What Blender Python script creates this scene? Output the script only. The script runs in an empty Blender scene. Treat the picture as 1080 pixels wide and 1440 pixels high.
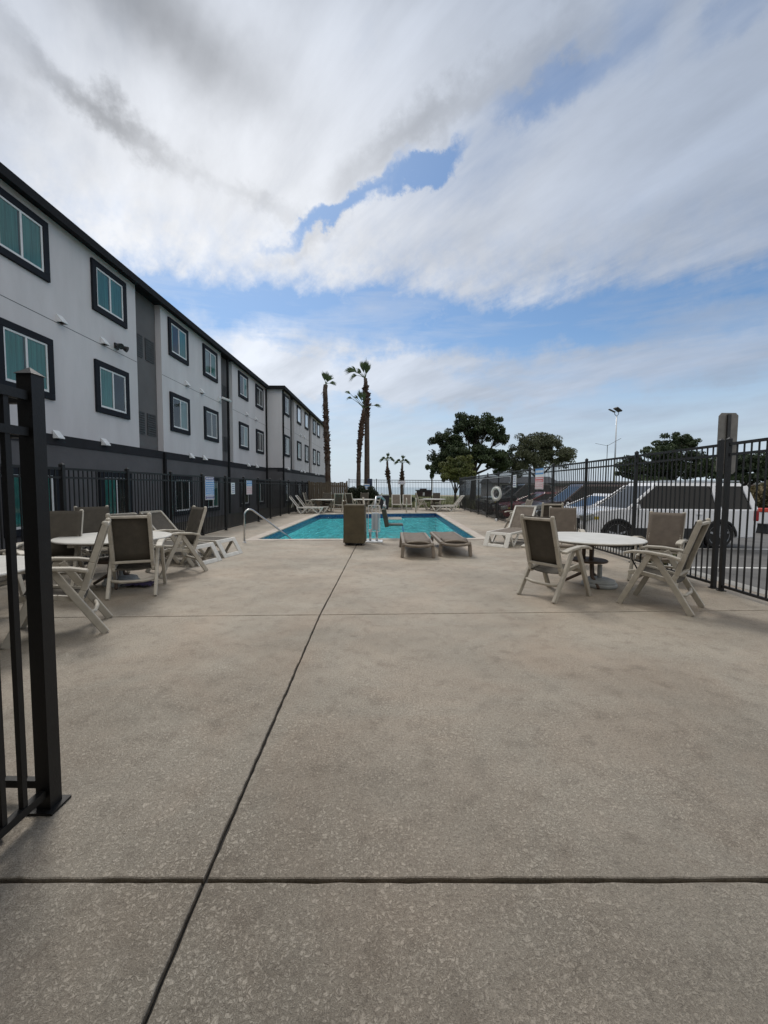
import bpy, bmesh, math, random
from mathutils import Vector, Matrix, Euler
R = math.radians
PI = math.pi
sc = bpy.context.scene
col = sc.collection

# ------------------------------------------------------------------ camera
cd = bpy.data.cameras.new("camera"); cam = bpy.data.objects.new("camera", cd); col.objects.link(cam)
cd.sensor_fit = 'VERTICAL'; cd.sensor_height = 36.0; cd.lens = 575.0/1440.0*36.0
cd.clip_start = 0.05; cd.clip_end = 6000
cam.location = (0, 0, 1.5)
cam.matrix_world = Matrix.Translation((0, 0, 1.5)) @ Matrix.Rotation(R(.92), 4, 'Z') @ Matrix.Rotation(PI/2+R(-3.49), 4, 'X') @ Matrix.Rotation(.006, 4, 'Z')
sc.camera = cam
sc.view_settings.view_transform = 'Standard'; sc.view_settings.look = 'None'
sc.view_settings.exposure = 0.0; sc.view_settings.gamma = 1.0
sc.render.resolution_x = 768; sc.render.resolution_y = 1024

# ------------------------------------------------------------------ world: sky texture + broken cloud in direction space
SUN_AZ, SUN_EL = -.50, R(52)
w = bpy.data.worlds.new("World"); sc.world = w; w.use_nodes = True
def build_world():
    nt = w.node_tree; N = nt.nodes; L = nt.links; N.clear()
    def nd(t, **k):
        n = N.new(t)
        for a, b in k.items(): setattr(n, a, b)
        return n
    def M(op, a, b=None, c=None, clamp=False):
        n = nd('ShaderNodeMath', operation=op, use_clamp=clamp)
        for i, v in enumerate((a, b, c)):
            if v is None: continue
            if isinstance(v, (int, float)): n.inputs[i].default_value = v
            else: L.new(v, n.inputs[i])
        return n.outputs[0]
    def VM(op, a, b):
        n = nd('ShaderNodeVectorMath', operation=op)
        for i, v in enumerate((a, b)):
            if isinstance(v, tuple): n.inputs[i].default_value = v
            else: L.new(v, n.inputs[i])
        return n
    def sstep(v, a, b, lo=0., hi=1.):
        n = nd('ShaderNodeMapRange', interpolation_type='SMOOTHSTEP')
        L.new(v, n.inputs[0])
        for i, x in zip((1, 2, 3, 4), (a, b, lo, hi)): n.inputs[i].default_value = x
        return n.outputs[0]
    def mixc(f, a, b):
        n = nd('ShaderNodeMix', data_type='RGBA')
        if isinstance(f, (int, float)): n.inputs[0].default_value = f
        else: L.new(f, n.inputs[0])
        for i, v in ((6, a), (7, b)):
            if isinstance(v, tuple): n.inputs[i].default_value = (*v, 1)
            else: L.new(v, n.inputs[i])
        return n.outputs[2]
    def noise(vec, scale, det, rough, dist=0.):
        n = nd('ShaderNodeTexNoise'); L.new(vec, n.inputs['Vector'])
        n.inputs['Scale'].default_value = scale; n.inputs['Detail'].default_value = det
        n.inputs['Roughness'].default_value = rough; n.inputs['Distortion'].default_value = dist
        return n
    tc = nd('ShaderNodeTexCoord').outputs['Generated']
    sx = nd('ShaderNodeSeparateXYZ'); L.new(tc, sx.inputs[0])
    x, y, z = sx.outputs
    az = M('ARCTAN2', x, y); el = M('ARCSINE', z)
    # flattened cloud-deck coordinates
    zz = M('ADD', M('MAXIMUM', z, 0.0), .16)
    px = M('DIVIDE', x, zz); py = M('DIVIDE', y, zz)
    cp = nd('ShaderNodeCombineXYZ'); L.new(px, cp.inputs[0]); L.new(py, cp.inputs[1])
    mp = nd('ShaderNodeMapping', vector_type='TEXTURE'); L.new(cp.outputs[0], mp.inputs[0])
    mp.inputs['Rotation'].default_value = (0, 0, R(128)); mp.inputs['Scale'].default_value = (1.9, .72, 1)
    P = mp.outputs[0]
    # direction-space coordinates with a ragged warp
    wn = noise(tc, 5.0, 5, .55); wn2 = noise(tc, 13.0, 8, .66)
    wv = VM('SUBTRACT', wn.outputs['Color'], (.5, .5, .5)).outputs[0]
    wv2 = VM('SUBTRACT', wn2.outputs['Color'], (.5, .5, .5)).outputs[0]
    ae = nd('ShaderNodeCombineXYZ'); L.new(az, ae.inputs[0]); L.new(el, ae.inputs[1])
    s1 = VM('SCALE', wv, (0, 0, 0)); s1.inputs[3].default_value = .15
    s2 = VM('SCALE', wv2, (0, 0, 0)); s2.inputs[3].default_value = .11
    aw = VM('ADD', VM('ADD', ae.outputs[0], s1.outputs[0]).outputs[0], s2.outputs[0]).outputs[0]
    aes = VM('ADD', ae.outputs[0], s1.outputs[0]).outputs[0]
    def blob(cx, cy, rx, ry, ang, src=aw, inner=.25):
        m = nd('ShaderNodeMapping', vector_type='TEXTURE'); L.new(src, m.inputs[0])
        m.inputs['Location'].default_value = (cx, cy, 0); m.inputs['Rotation'].default_value = (0, 0, ang)
        m.inputs['Scale'].default_value = (rx, ry, 1)
        sp = nd('ShaderNodeSeparateXYZ'); L.new(m.outputs[0], sp.inputs[0])
        r2 = M('SQRT', M('ADD', M('MULTIPLY', sp.outputs[0], sp.outputs[0]), M('MULTIPLY', sp.outputs[1], sp.outputs[1])))
        return sstep(r2, inner, 1., 1., 0.)
    def addall(l):
        a = l[0]
        for b in l[1:]: a = M('ADD', a, b)
        return a
    n1 = noise(P, 1.3, 7, .58, .3).outputs['Fac']
    n2 = noise(P, 3.6, 6, .6, .2).outputs['Fac']
    n3 = noise(tc, 3.0, 5, .55).outputs['Fac']
    # coverage: heavy deck above ~24 deg, thin wisps beneath
    awy = nd('ShaderNodeSeparateXYZ'); L.new(aw, awy.inputs[0])
    edge = M('SUBTRACT', awy.outputs[1], M('MULTIPLY', M('MAXIMUM', awy.outputs[0], -.3), -.045))
    deck = sstep(M('ADD', edge, M('MULTIPLY', M('SUBTRACT', n2, .5), .10)), .355, .475)
    holes = addall([M('MULTIPLY', blob(-.13, .580, .24, .028, .42), .82),
                    M('MULTIPLY', blob(.06, .632, .14, .028, .30), .78),
                    M('MULTIPLY', blob(.33, .715, .17, .040, .06), .30),
                    M('MULTIPLY', blob(.52, .775, .18, .085, .75), .24),
                    M('MULTIPLY', blob(.18, .655, .45, .11, .30), .16),
                    M('MULTIPLY', blob(.68, .72, .14, .05, .2), .3),
                    M('MULTIPLY', blob(-.08, .80, .08, .03, .3), .12)])
    dens = M('SUBTRACT', M('MULTIPLY', deck, M('ADD', .86, M('MULTIPLY', M('SUBTRACT', n1, .5), 1.1))), holes)
    dens = M('ADD', dens, M('MULTIPLY', M('SUBTRACT', n2, .5), .42), clamp=True)
    dens = sstep(dens, .0, .88)
    n5 = noise(tc, 24.0, 6, .62).outputs['Fac']
    rip = M('MULTIPLY', M('MULTIPLY', sstep(el, .40, .60, 1., 0.), sstep(az, -.1, .9, 1., .35)), M('MULTIPLY', M('SUBTRACT', n5, .40), 3.4))
    dens = M('SUBTRACT', dens, M('MULTIPLY', M('MAXIMUM', rip, 0.), .42), clamp=True)
    # thin streaked band low in the sky
    ls = nd('ShaderNodeMapping'); L.new(ae.outputs[0], ls.inputs[0]); ls.inputs['Scale'].default_value = (1.6, 9., 1); ls.inputs['Rotation'].default_value = (0, 0, -.05)
    n4 = noise(ls.outputs[0], 2.2, 7, .6, .4).outputs['Fac']
    band = addall([M('MULTIPLY', blob(.35, .240, 1.0, .075, -.02), .80), M('MULTIPLY', blob(-.42, .27, .36, .10, -.30), .55),
                   M('MULTIPLY', blob(-.12, .26, .38, .10, -.1), .65), M('MULTIPLY', blob(.70, .30, .28, .05, -.1), .32), M('MULTIPLY', blob(.1, .13, 1.6, .08, 0), .30)])
    low = M('MULTIPLY', M('SUBTRACT', 1., deck), M('ADD', band, M('MULTIPLY', M('SUBTRACT', n4, .45), 1.9)), clamp=True)
    dens = M('MAXIMUM', dens, M('MULTIPLY', low, .85))
    # clear sky
    sky = nd('ShaderNodeTexSky', sky_type='NISHITA'); sky.sun_disc = False
    sky.sun_elevation = SUN_EL; sky.sun_rotation = SUN_AZ; sky.air_density = 1.0; sky.dust_density = .6; sky.ozone_density = 1.5
    sk = nd('ShaderNodeVectorMath', operation='MULTIPLY'); L.new(sky.outputs[0], sk.inputs[0]); sk.inputs[1].default_value = (.090, .106, .116)
    hz = sstep(el, 0.0, .34, 1., 0.)
    clear = mixc(M('MULTIPLY', hz, .93), sk.outputs[0], (.61, .695, .78))
    # cloud shade: bright toward the hidden sun, greyer away from it
    glow = blob(-.42, .42, 1.15, .80, .15, src=ae.outputs[0], inner=0.)
    cc = mixc(glow, (.42, .485, .60), (.88, .90, .94))
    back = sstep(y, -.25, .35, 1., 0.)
    cc = mixc(back, cc, (1.10, 1.06, .99))  # unseen cloud behind the view, brightened to light the hotel wall and deck
    dk = addall([M('MULTIPLY', blob(-.50, .755, .36, .10, -.12, src=aes, inner=0.), .85),
                 M('MULTIPLY', blob(-.60, .625, .24, .042, -.22, inner=0.), .85),
                 M('MULTIPLY', blob(-.80, .60, .15, .06, 0, inner=0.), .4),
                 M('MULTIPLY', blob(.04, .690, .28, .055, .33, inner=0.), .62), M('MULTIPLY', blob(.33, .76, .22, .07, .2, inner=0.), .40), M('MULTIPLY', blob(-.18, .53, .2, .03, .5, inner=0.), .30),
                 M('MULTIPLY', blob(-.28, .57, .2, .03, -.05, inner=0.), .30),
                 M('MULTIPLY', blob(-.1, .90, .5, .10, 0, src=aes, inner=0.), .35),
                 M('MULTIPLY', M('SUBTRACT', .53, n1), 1.5), M('MULTIPLY', M('SUBTRACT', .49, n2), .95), M('MULTIPLY', M('SUBTRACT', .5, n3), .5)])
    dk = M('MAXIMUM', M('MINIMUM', dk, .95), -.3)
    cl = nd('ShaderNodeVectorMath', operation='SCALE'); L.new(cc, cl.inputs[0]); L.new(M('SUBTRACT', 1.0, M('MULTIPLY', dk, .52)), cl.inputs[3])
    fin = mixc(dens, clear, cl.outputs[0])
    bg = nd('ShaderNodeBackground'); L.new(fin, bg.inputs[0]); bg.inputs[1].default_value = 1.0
    o = nd('ShaderNodeOutputWorld'); L.new(bg.outputs[0], o.inputs[0])
build_world()

sl = bpy.data.lights.new("sun", 'SUN'); sun = bpy.data.objects.new("sun", sl); col.objects.link(sun)
sl.energy = 1.75; sl.angle = R(17); sl.color = (1, .95, .88)
sd = Vector((math.sin(SUN_AZ)*math.cos(SUN_EL), math.cos(SUN_AZ)*math.cos(SUN_EL), math.sin(SUN_EL)))
sun.rotation_euler = sd.to_track_quat('Z', 'Y').to_euler()

# ------------------------------------------------------------------ materials
def mat(name, c, rough=.6, metal=0., var=.12, vs=6., bump=0., bs=60., c2=None, spec=.5, stretch=(1, 1, 1), world=False, alpha=1., coat=0.):
    m = bpy.data.materials.new(name); m.use_nodes = True; nt = m.node_tree; N = nt.nodes; L = nt.links
    b = N['Principled BSDF']; b.inputs['Roughness'].default_value = rough; b.inputs['Metallic'].default_value = metal
    b.inputs['Specular IOR Level'].default_value = spec; b.inputs['Alpha'].default_value = alpha; b.inputs['Coat Weight'].default_value = coat
    if world: src = N.new('ShaderNodeNewGeometry').outputs['Position']
    else: src = N.new('ShaderNodeTexCoord').outputs['Object']
    mp = N.new('ShaderNodeMapping'); L.new(src, mp.inputs[0]); mp.inputs['Scale'].default_value = stretch
    n = N.new('ShaderNodeTexNoise'); n.inputs['Scale'].default_value = vs; n.inputs['Detail'].default_value = 6; n.inputs['Roughness'].default_value = .6
    L.new(mp.outputs[0], n.inputs['Vector'])
    r = N.new('ShaderNodeValToRGB'); L.new(n.outputs['Fac'], r.inputs[0])
    if c2 is None: c2 = tuple(v*(1-var*1.6) for v in c)
    r.color_ramp.elements[0].position = .3; r.color_ramp.elements[1].position = .68
    r.color_ramp.elements[0].color = (*c2, 1); r.color_ramp.elements[1].color = (*[min(1, v*(1+var*.5)) for v in c], 1)
    L.new(r.outputs[0], b.inputs['Base Color'])
    if bump:
        n2 = N.new('ShaderNodeTexNoise'); n2.inputs['Scale'].default_value = bs; n2.inputs['Detail'].default_value = 4
        L.new(mp.outputs[0], n2.inputs['Vector'])
        bp = N.new('ShaderNodeBump'); bp.inputs['Strength'].default_value = bump; bp.inputs['Distance'].default_value = .01
        L.new(n2.outputs['Fac'], bp.inputs['Height']); L.new(bp.outputs[0], b.inputs['Normal'])
    return m
def deck_material():
    m = bpy.data.materials.new('textured_deck'); m.use_nodes = True; nt = m.node_tree; N = nt.nodes; L = nt.links
    b = N['Principled BSDF']; b.inputs['Roughness'].default_value = .62; b.inputs['Specular IOR Level'].default_value = .42
    g = N.new('ShaderNodeNewGeometry').outputs['Position']
    def no(s, d, r=.6, dist=0.):
        n = N.new('ShaderNodeTexNoise'); n.inputs['Scale'].default_value = s; n.inputs['Detail'].default_value = d
        n.inputs['Roughness'].default_value = r; n.inputs['Distortion'].default_value = dist; L.new(g, n.inputs['Vector']); return n.outputs['Fac']
    def ramp(f, stops):
        r = N.new('ShaderNodeValToRGB'); L.new(f, r.inputs[0]); e = r.color_ramp.elements
        while len(e) < len(stops): e.new(.5)
        for q, (p, c) in zip(e, stops): q.position = p; q.color = (*c, 1)
        return r.outputs[0]
    def mul(a, bb, f=1., bt='MULTIPLY'):
        n = N.new('ShaderNodeMix'); n.data_type = 'RGBA'; n.blend_type = bt; n.inputs[0].default_value = f
        L.new(a, n.inputs[6]); L.new(bb, n.inputs[7]); return n.outputs[2]
    base = ramp(no(.55, 6, .62), [(.30, (.365, .328, .272)), (.5, (.432, .388, .324)), (.68, (.49, .436, .362))])
    pink = ramp(no(.9, 4, .6, .8), [(.40, (1, 1, 1)), (.72, (1.0, .93, .89))])
    grime = ramp(no(.28, 7, .68), [(.32, (.80, .80, .79)), (.52, (1, 1, 1))])
    spot = ramp(no(7., 4, .6), [(.30, (.80, .79, .78)), (.48, (1, 1, 1))])
    def ridge(v, k=1.):
        a = N.new('ShaderNodeMath'); a.operation = 'SUBTRACT'; L.new(v, a.inputs[0]); a.inputs[1].default_value = .5
        b_ = N.new('ShaderNodeMath'); b_.operation = 'ABSOLUTE'; L.new(a.outputs[0], b_.inputs[0]); return b_.outputs[0]
    rd = ridge(no(52., 6, .72, .7)); patchy = no(2.3, 5, .6)
    tx1 = ramp(rd, [(.0, (.64, .62, .60)), (.035, (.87, .86, .845)), (.10, (1.02, 1.02, 1.01))])
    pm = ramp(patchy, [(.36, (0, 0, 0)), (.62, (1, 1, 1))])
    one = N.new('ShaderNodeRGB'); one.outputs[0].default_value = (.97, .96, .95, 1)
    mxx = N.new('ShaderNodeMix'); mxx.data_type = 'RGBA'; L.new(pm, mxx.inputs[0]); L.new(one.outputs[0], mxx.inputs[6]); L.new(tx1, mxx.inputs[7]); tex = mul(mxx.outputs[2], ramp(no(75., 3, .6), [(.32, (.74, .73, .72)), (.52, (1.03, 1.03, 1.02))]))
    fine = ramp(no(230., 3, .7), [(.34, (.62, .61, .60)), (.50, (1, 1, 1)), (.66, (1.13, 1.12, 1.11))])
    c = mul(mul(mul(mul(mul(base, pink), grime), spot), tex), fine)
    L.new(c, b.inputs['Base Color'])
    bp = N.new('ShaderNodeBump'); bp.inputs['Strength'].default_value = .55; bp.inputs['Distance'].default_value = .004
    r2 = ramp(rd, [(.0, (0, 0, 0)), (.08, (1, 1, 1))]); L.new(r2, bp.inputs['Height'])
    bp2 = N.new('ShaderNodeBump'); bp2.inputs['Strength'].default_value = .35; bp2.inputs['Distance'].default_value = .002
    L.new(no(190., 2), bp2.inputs['Height']); L.new(bp.outputs[0], bp2.inputs['Normal']); L.new(bp2.outputs[0], b.inputs['Normal'])
    return m
def water_material():
    m = bpy.data.materials.new('pool_water'); m.use_nodes = True; nt = m.node_tree; N = nt.nodes; L = nt.links
    N.remove(N['Principled BSDF']); out = N['Material Output']
    t = N.new('ShaderNodeBsdfTransparent'); t.inputs[0].default_value = (.50, .94, .97, 1)
    gl = N.new('ShaderNodeBsdfGlossy'); gl.inputs['Roughness'].default_value = .02
    fr = N.new('ShaderNodeFresnel'); fr.inputs[0].default_value = 1.33
    g = N.new('ShaderNodeNewGeometry').outputs['Position']
    mp = N.new('ShaderNodeMapping'); mp.inputs['Scale'].default_value = (1.6, .8, 1); L.new(g, mp.inputs[0])
    n = N.new('ShaderNodeTexNoise'); n.inputs['Scale'].default_value = 2.6; n.inputs['Detail'].default_value = 4; n.inputs['Distortion'].default_value = .6; L.new(mp.outputs[0], n.inputs['Vector'])
    bp = N.new('ShaderNodeBump'); bp.inputs['Strength'].default_value = 1.; bp.inputs['Distance'].default_value = .13; L.new(n.outputs['Fac'], bp.inputs['Height'])
    m2 = N.new('ShaderNodeMapping'); m2.inputs['Scale'].default_value = (2.6, .32, 1); L.new(g, m2.inputs[0])
    n2 = N.new('ShaderNodeTexNoise'); n2.inputs['Scale'].default_value = 1.5; n2.inputs['Detail'].default_value = 4; n2.inputs['Distortion'].default_value = 1.; L.new(m2.outputs[0], n2.inputs['Vector'])
    b2 = N.new('ShaderNodeBump'); b2.inputs['Strength'].default_value = 1.; b2.inputs['Distance'].default_value = .30; L.new(n2.outputs['Fac'], b2.inputs['Height']); L.new(bp.outputs[0], b2.inputs['Normal']); bp = b2
    L.new(bp.outputs[0], gl.inputs['Normal']); L.new(bp.outputs[0], fr.inputs['Normal'])
    mx = N.new('ShaderNodeMixShader'); hf = N.new('ShaderNodeMath'); hf.operation = 'MULTIPLY'; hf.inputs[1].default_value = .8; L.new(fr.outputs[0], hf.inputs[0]); L.new(hf.outputs[0], mx.inputs[0]); L.new(t.outputs[0], mx.inputs[1]); L.new(gl.outputs[0], mx.inputs[2]); L.new(mx.outputs[0], out.inputs[0])
    return m
def glass_material(name, tint, refl=.12):
    m = bpy.data.materials.new(name); m.use_nodes = True; nt = m.node_tree; N = nt.nodes; L = nt.links
    N.remove(N['Principled BSDF']); out = N['Material Output']
    t = N.new('ShaderNodeBsdfTransparent'); t.inputs[0].default_value = (*tint, 1)
    gl = N.new('ShaderNodeBsdfGlossy'); gl.inputs['Roughness'].default_value = .03
    lw = N.new('ShaderNodeFresnel'); lw.inputs[0].default_value = 1.5
    a = N.new('ShaderNodeMath'); a.operation = 'ADD'; a.inputs[1].default_value = refl; L.new(lw.outputs[0], a.inputs[0])
    n = N.new('ShaderNodeTexNoise'); n.inputs['Scale'].default_value = .8; g = N.new('ShaderNodeNewGeometry'); L.new(g.outputs['Position'], n.inputs['Vector'])
    bp = N.new('ShaderNodeBump'); bp.inputs['Strength'].default_value = .12; bp.inputs['Distance'].default_value = .03; L.new(n.outputs['Fac'], bp.inputs['Height']); L.new(bp.outputs[0], gl.inputs['Normal'])
    mx = N.new('ShaderNodeMixShader'); L.new(a.outputs[0], mx.inputs[0]); L.new(t.outputs[0], mx.inputs[1]); L.new(gl.outputs[0], mx.inputs[2]); L.new(mx.outputs[0], out.inputs[0])
    return m
MT = dict(
 deck=deck_material(), water=water_material(),
 joint=mat('joint_filler', (.035, .032, .028), .9, var=.3, vs=20),
 stucco=mat('light_stucco', (.60, .588, .612), .85, var=.075, vs=.9, bump=.35, bs=70, world=True, stretch=(1, 1.3, .35)),
 base=mat('dark_grey_siding', (.10, .098, .105), .8, var=.12, vs=1.2, bump=.2, bs=50, world=True),
 band=mat('charcoal_band', (.026, .027, .032), .85, spec=.2, var=.15, vs=2, world=True),
 recess=mat('grey_recess', (.125, .122, .127), .85, var=.1, vs=1.1, bump=.2, bs=60, world=True),
 trim=mat('window_trim', (.012, .015, .022), .8, spec=.25, var=.15, vs=3, world=True),
 fascia=mat('roof_fascia', (.010, .011, .013), .8, spec=.25, var=.2, vs=3, world=True),
 roof=mat('roof_shingle', (.045, .05, .045), .9, var=.25, vs=12, bump=.4, world=True),
 white=mat('white_vinyl', (.68, .70, .72), .45, var=.05, vs=4),
 pane=glass_material('window_glass', (.78, .88, .88), .04),
 curtain=mat('teal_curtain', (.12, .42, .38), .85, var=.28, vs=5, stretch=(1, 5, .12), world=True),
 curtain2=mat('pale_curtain', (.42, .52, .52), .85, var=.2, vs=5, stretch=(1, 5, .12), world=True),
 dark_room=mat('dark_room', (.012, .02, .022), .6, var=.3, vs=2),
 grille=mat('vent_grille', (.06, .062, .068), .6, var=.2, vs=8),
 iron=mat('black_iron', (.009, .009, .009), .5, var=.25, vs=14, bump=.12, bs=140, spec=.45),
 iron2=mat('weathered_iron', (.030, .029, .028), .55, var=.3, vs=10, bump=.1, bs=120),
 resin=mat('almond_resin', (.465, .43, .365), .5, var=.13, vs=9, bump=.06, bs=90),
 resinw=mat('white_resin', (.66, .645, .60), .5, var=.1, vs=6),
 sling=mat('brown_sling', (.072, .062, .048), .8, var=.18, vs=8, bump=.3, bs=420),
 slingl=mat('taupe_sling', (.165, .135, .108), .8, var=.15, vs=8, bump=.3, bs=420),
 tabletop=mat('table_top', (.66, .65, .61), .38, var=.09, vs=5, bump=.05, bs=30),
 tleg=mat('brown_table_leg', (.11, .075, .055), .55, var=.2, vs=9),
 ubase=mat('grey_umbrella_base', (.36, .38, .385), .6, var=.15, vs=7),
 steel=mat('brushed_steel', (.55, .56, .57), .28, 1., var=.08, vs=20),
 alu=mat('dull_aluminium', (.50, .52, .54), .4, .8, var=.1, vs=10),
 cover=mat('brown_cover', (.085, .067, .037), .78, var=.18, vs=3.5, bump=.5, bs=6),
 plaster=mat('pool_plaster', (.52, .90, .90), .7, var=.07, vs=1.5, world=True),
 tile=mat('blue_waterline_tile', (.02, .07, .20), .25, var=.35, vs=14, world=True),
 coping=mat('pool_coping', (.50, .46, .40), .7, var=.14, vs=2.6, bump=.4, bs=60, c2=(.36, .29, .25), world=True),
 asphalt=mat('asphalt', (.125, .122, .118), .85, var=.2, vs=1.1, bump=.5, bs=90, world=True),
 paint=mat('road_paint', (.62, .62, .60), .7, var=.2, vs=7, world=True),
 kerb=mat('kerb_concrete', (.38, .37, .345), .8, var=.15, vs=3, bump=.3, bs=50, world=True),
 soil=mat('mulch', (.05, .043, .032), .95, var=.4, vs=8, bump=.7, bs=40, world=True),
 grass=mat('dune_grass', (.16, .165, .075), .95, var=.3, vs=.35, bump=.6, bs=12, c2=(.075, .09, .035), world=True),
 sand=mat('sand', (.40, .36, .28), .95, var=.15, vs=.2, world=True),
 sea=mat('sea', (.30, .38, .42), .35, var=.15, vs=.02, bump=.5, bs=.6, world=True, stretch=(1, 4, 1)),
 wood=mat('weathered_wood', (.105, .083, .058), .85, var=.3, vs=4, bump=.4, bs=30, stretch=(6, 6, .5), world=True),
 bark=mat('bark', (.060, .048, .037), .95, var=.35, vs=6, bump=.8, bs=18, stretch=(1, 1, .4)),
 pbark=mat('palm_bark', (.10, .075, .060), .95, var=.35, vs=5, bump=.8, bs=14, stretch=(1, 1, 3)),
 boots=mat('dead_palm_boots', (.085, .048, .030), .95, var=.4, vs=3),
 frond=mat('palm_frond', (.055, .095, .025), .6, var=.35, vs=3),
 leaf=mat('oak_leaf', (.045, .068, .022), .6, var=.45, vs=.55, c2=(.018, .030, .011), world=True),
 leaf2=mat('sparse_oak_leaf', (.095, .100, .052), .6, var=.35, vs=.5, c2=(.045, .06, .026), world=True),
 leaf3=mat('olive_leaf', (.135, .145, .035), .6, var=.35, vs=.6, c2=(.06, .08, .02), world=True),
 hedge=mat('hedge_leaf', (.022, .034, .014), .7, var=.4, vs=2, world=True),
 dry=mat('dry_grass', (.15, .11, .055), .9, var=.4, vs=2, c2=(.05, .06, .02), world=True),
 rubber=mat('tyre_rubber', (.014, .014, .014), .8, var=.2),
 rim=mat('alloy_rim', (.40, .40, .41), .35, .9),
 carglass=mat('car_glass', (.004, .005, .007), .07, var=.2, spec=.32), windscreen=mat('windscreen', (.02, .025, .03), .06, var=.2, spec=.45),
 blackp=mat('black_plastic', (.018, .018, .019), .55, var=.2),
 redlens=mat('red_lens', (.30, .008, .010), .25),
 lens=mat('head_lens', (.42, .44, .42), .15, var=.3, vs=12),
 yellens=mat('amber_lens', (.45, .36, .06), .2),
 cwhite=mat('white_car_paint', (.78, .79, .82), .25, var=.03, coat=.6),
 cred=mat('red_car_paint', (.17, .012, .018), .25, var=.05, coat=.6),
 cblack=mat('black_car_paint', (.012, .011, .014), .22, var=.1, coat=.6),
 cgrey=mat('grey_car_paint', (.10, .105, .115), .25, var=.05, coat=.6),
 cmaroon=mat('maroon_car_paint', (.035, .012, .012), .3, var=.1, coat=.6),
 signw=mat('sign_white', (.72, .72, .74), .4, var=.04), signb=mat('sign_blue', (.09, .28, .60), .4, var=.06),
 signr=mat('sign_red', (.60, .10, .12), .4, var=.06), signp=mat('sign_pink', (.62, .34, .36), .4, var=.06),
 signd=mat('sign_navy', (.08, .07, .25), .4), signbk=mat('sign_back_metal', (.20, .185, .165), .5, .4, var=.2, vs=6),
 ltblue=mat('lift_blue_grey', (.40, .47, .53), .45, var=.1), bin=mat('bin_plastic', (.018, .02, .028), .5, var=.2),
 orange=mat('barrier_red', (.55, .06, .03), .45, var=.08),
 bwall=mat('far_wall', (.30, .29, .30), .8, var=.08, vs=.6, world=True), bpink=mat('far_pink_wall', (.42, .30, .29), .8, var=.08, vs=.6, world=True),
 blueplas=mat('blue_panel', (.035, .05, .11), .5), hook=mat('pale_pole', (.55, .58, .60), .4, .3),
 rope=mat('ring_white', (.72, .71, .68), .6, var=.08), towel=mat('purple_towel', (.07, .05, .12), .95, var=.5, vs=14, bump=.5, bs=40),
 hose=mat('black_hose', (.012, .012, .013), .6))

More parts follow.
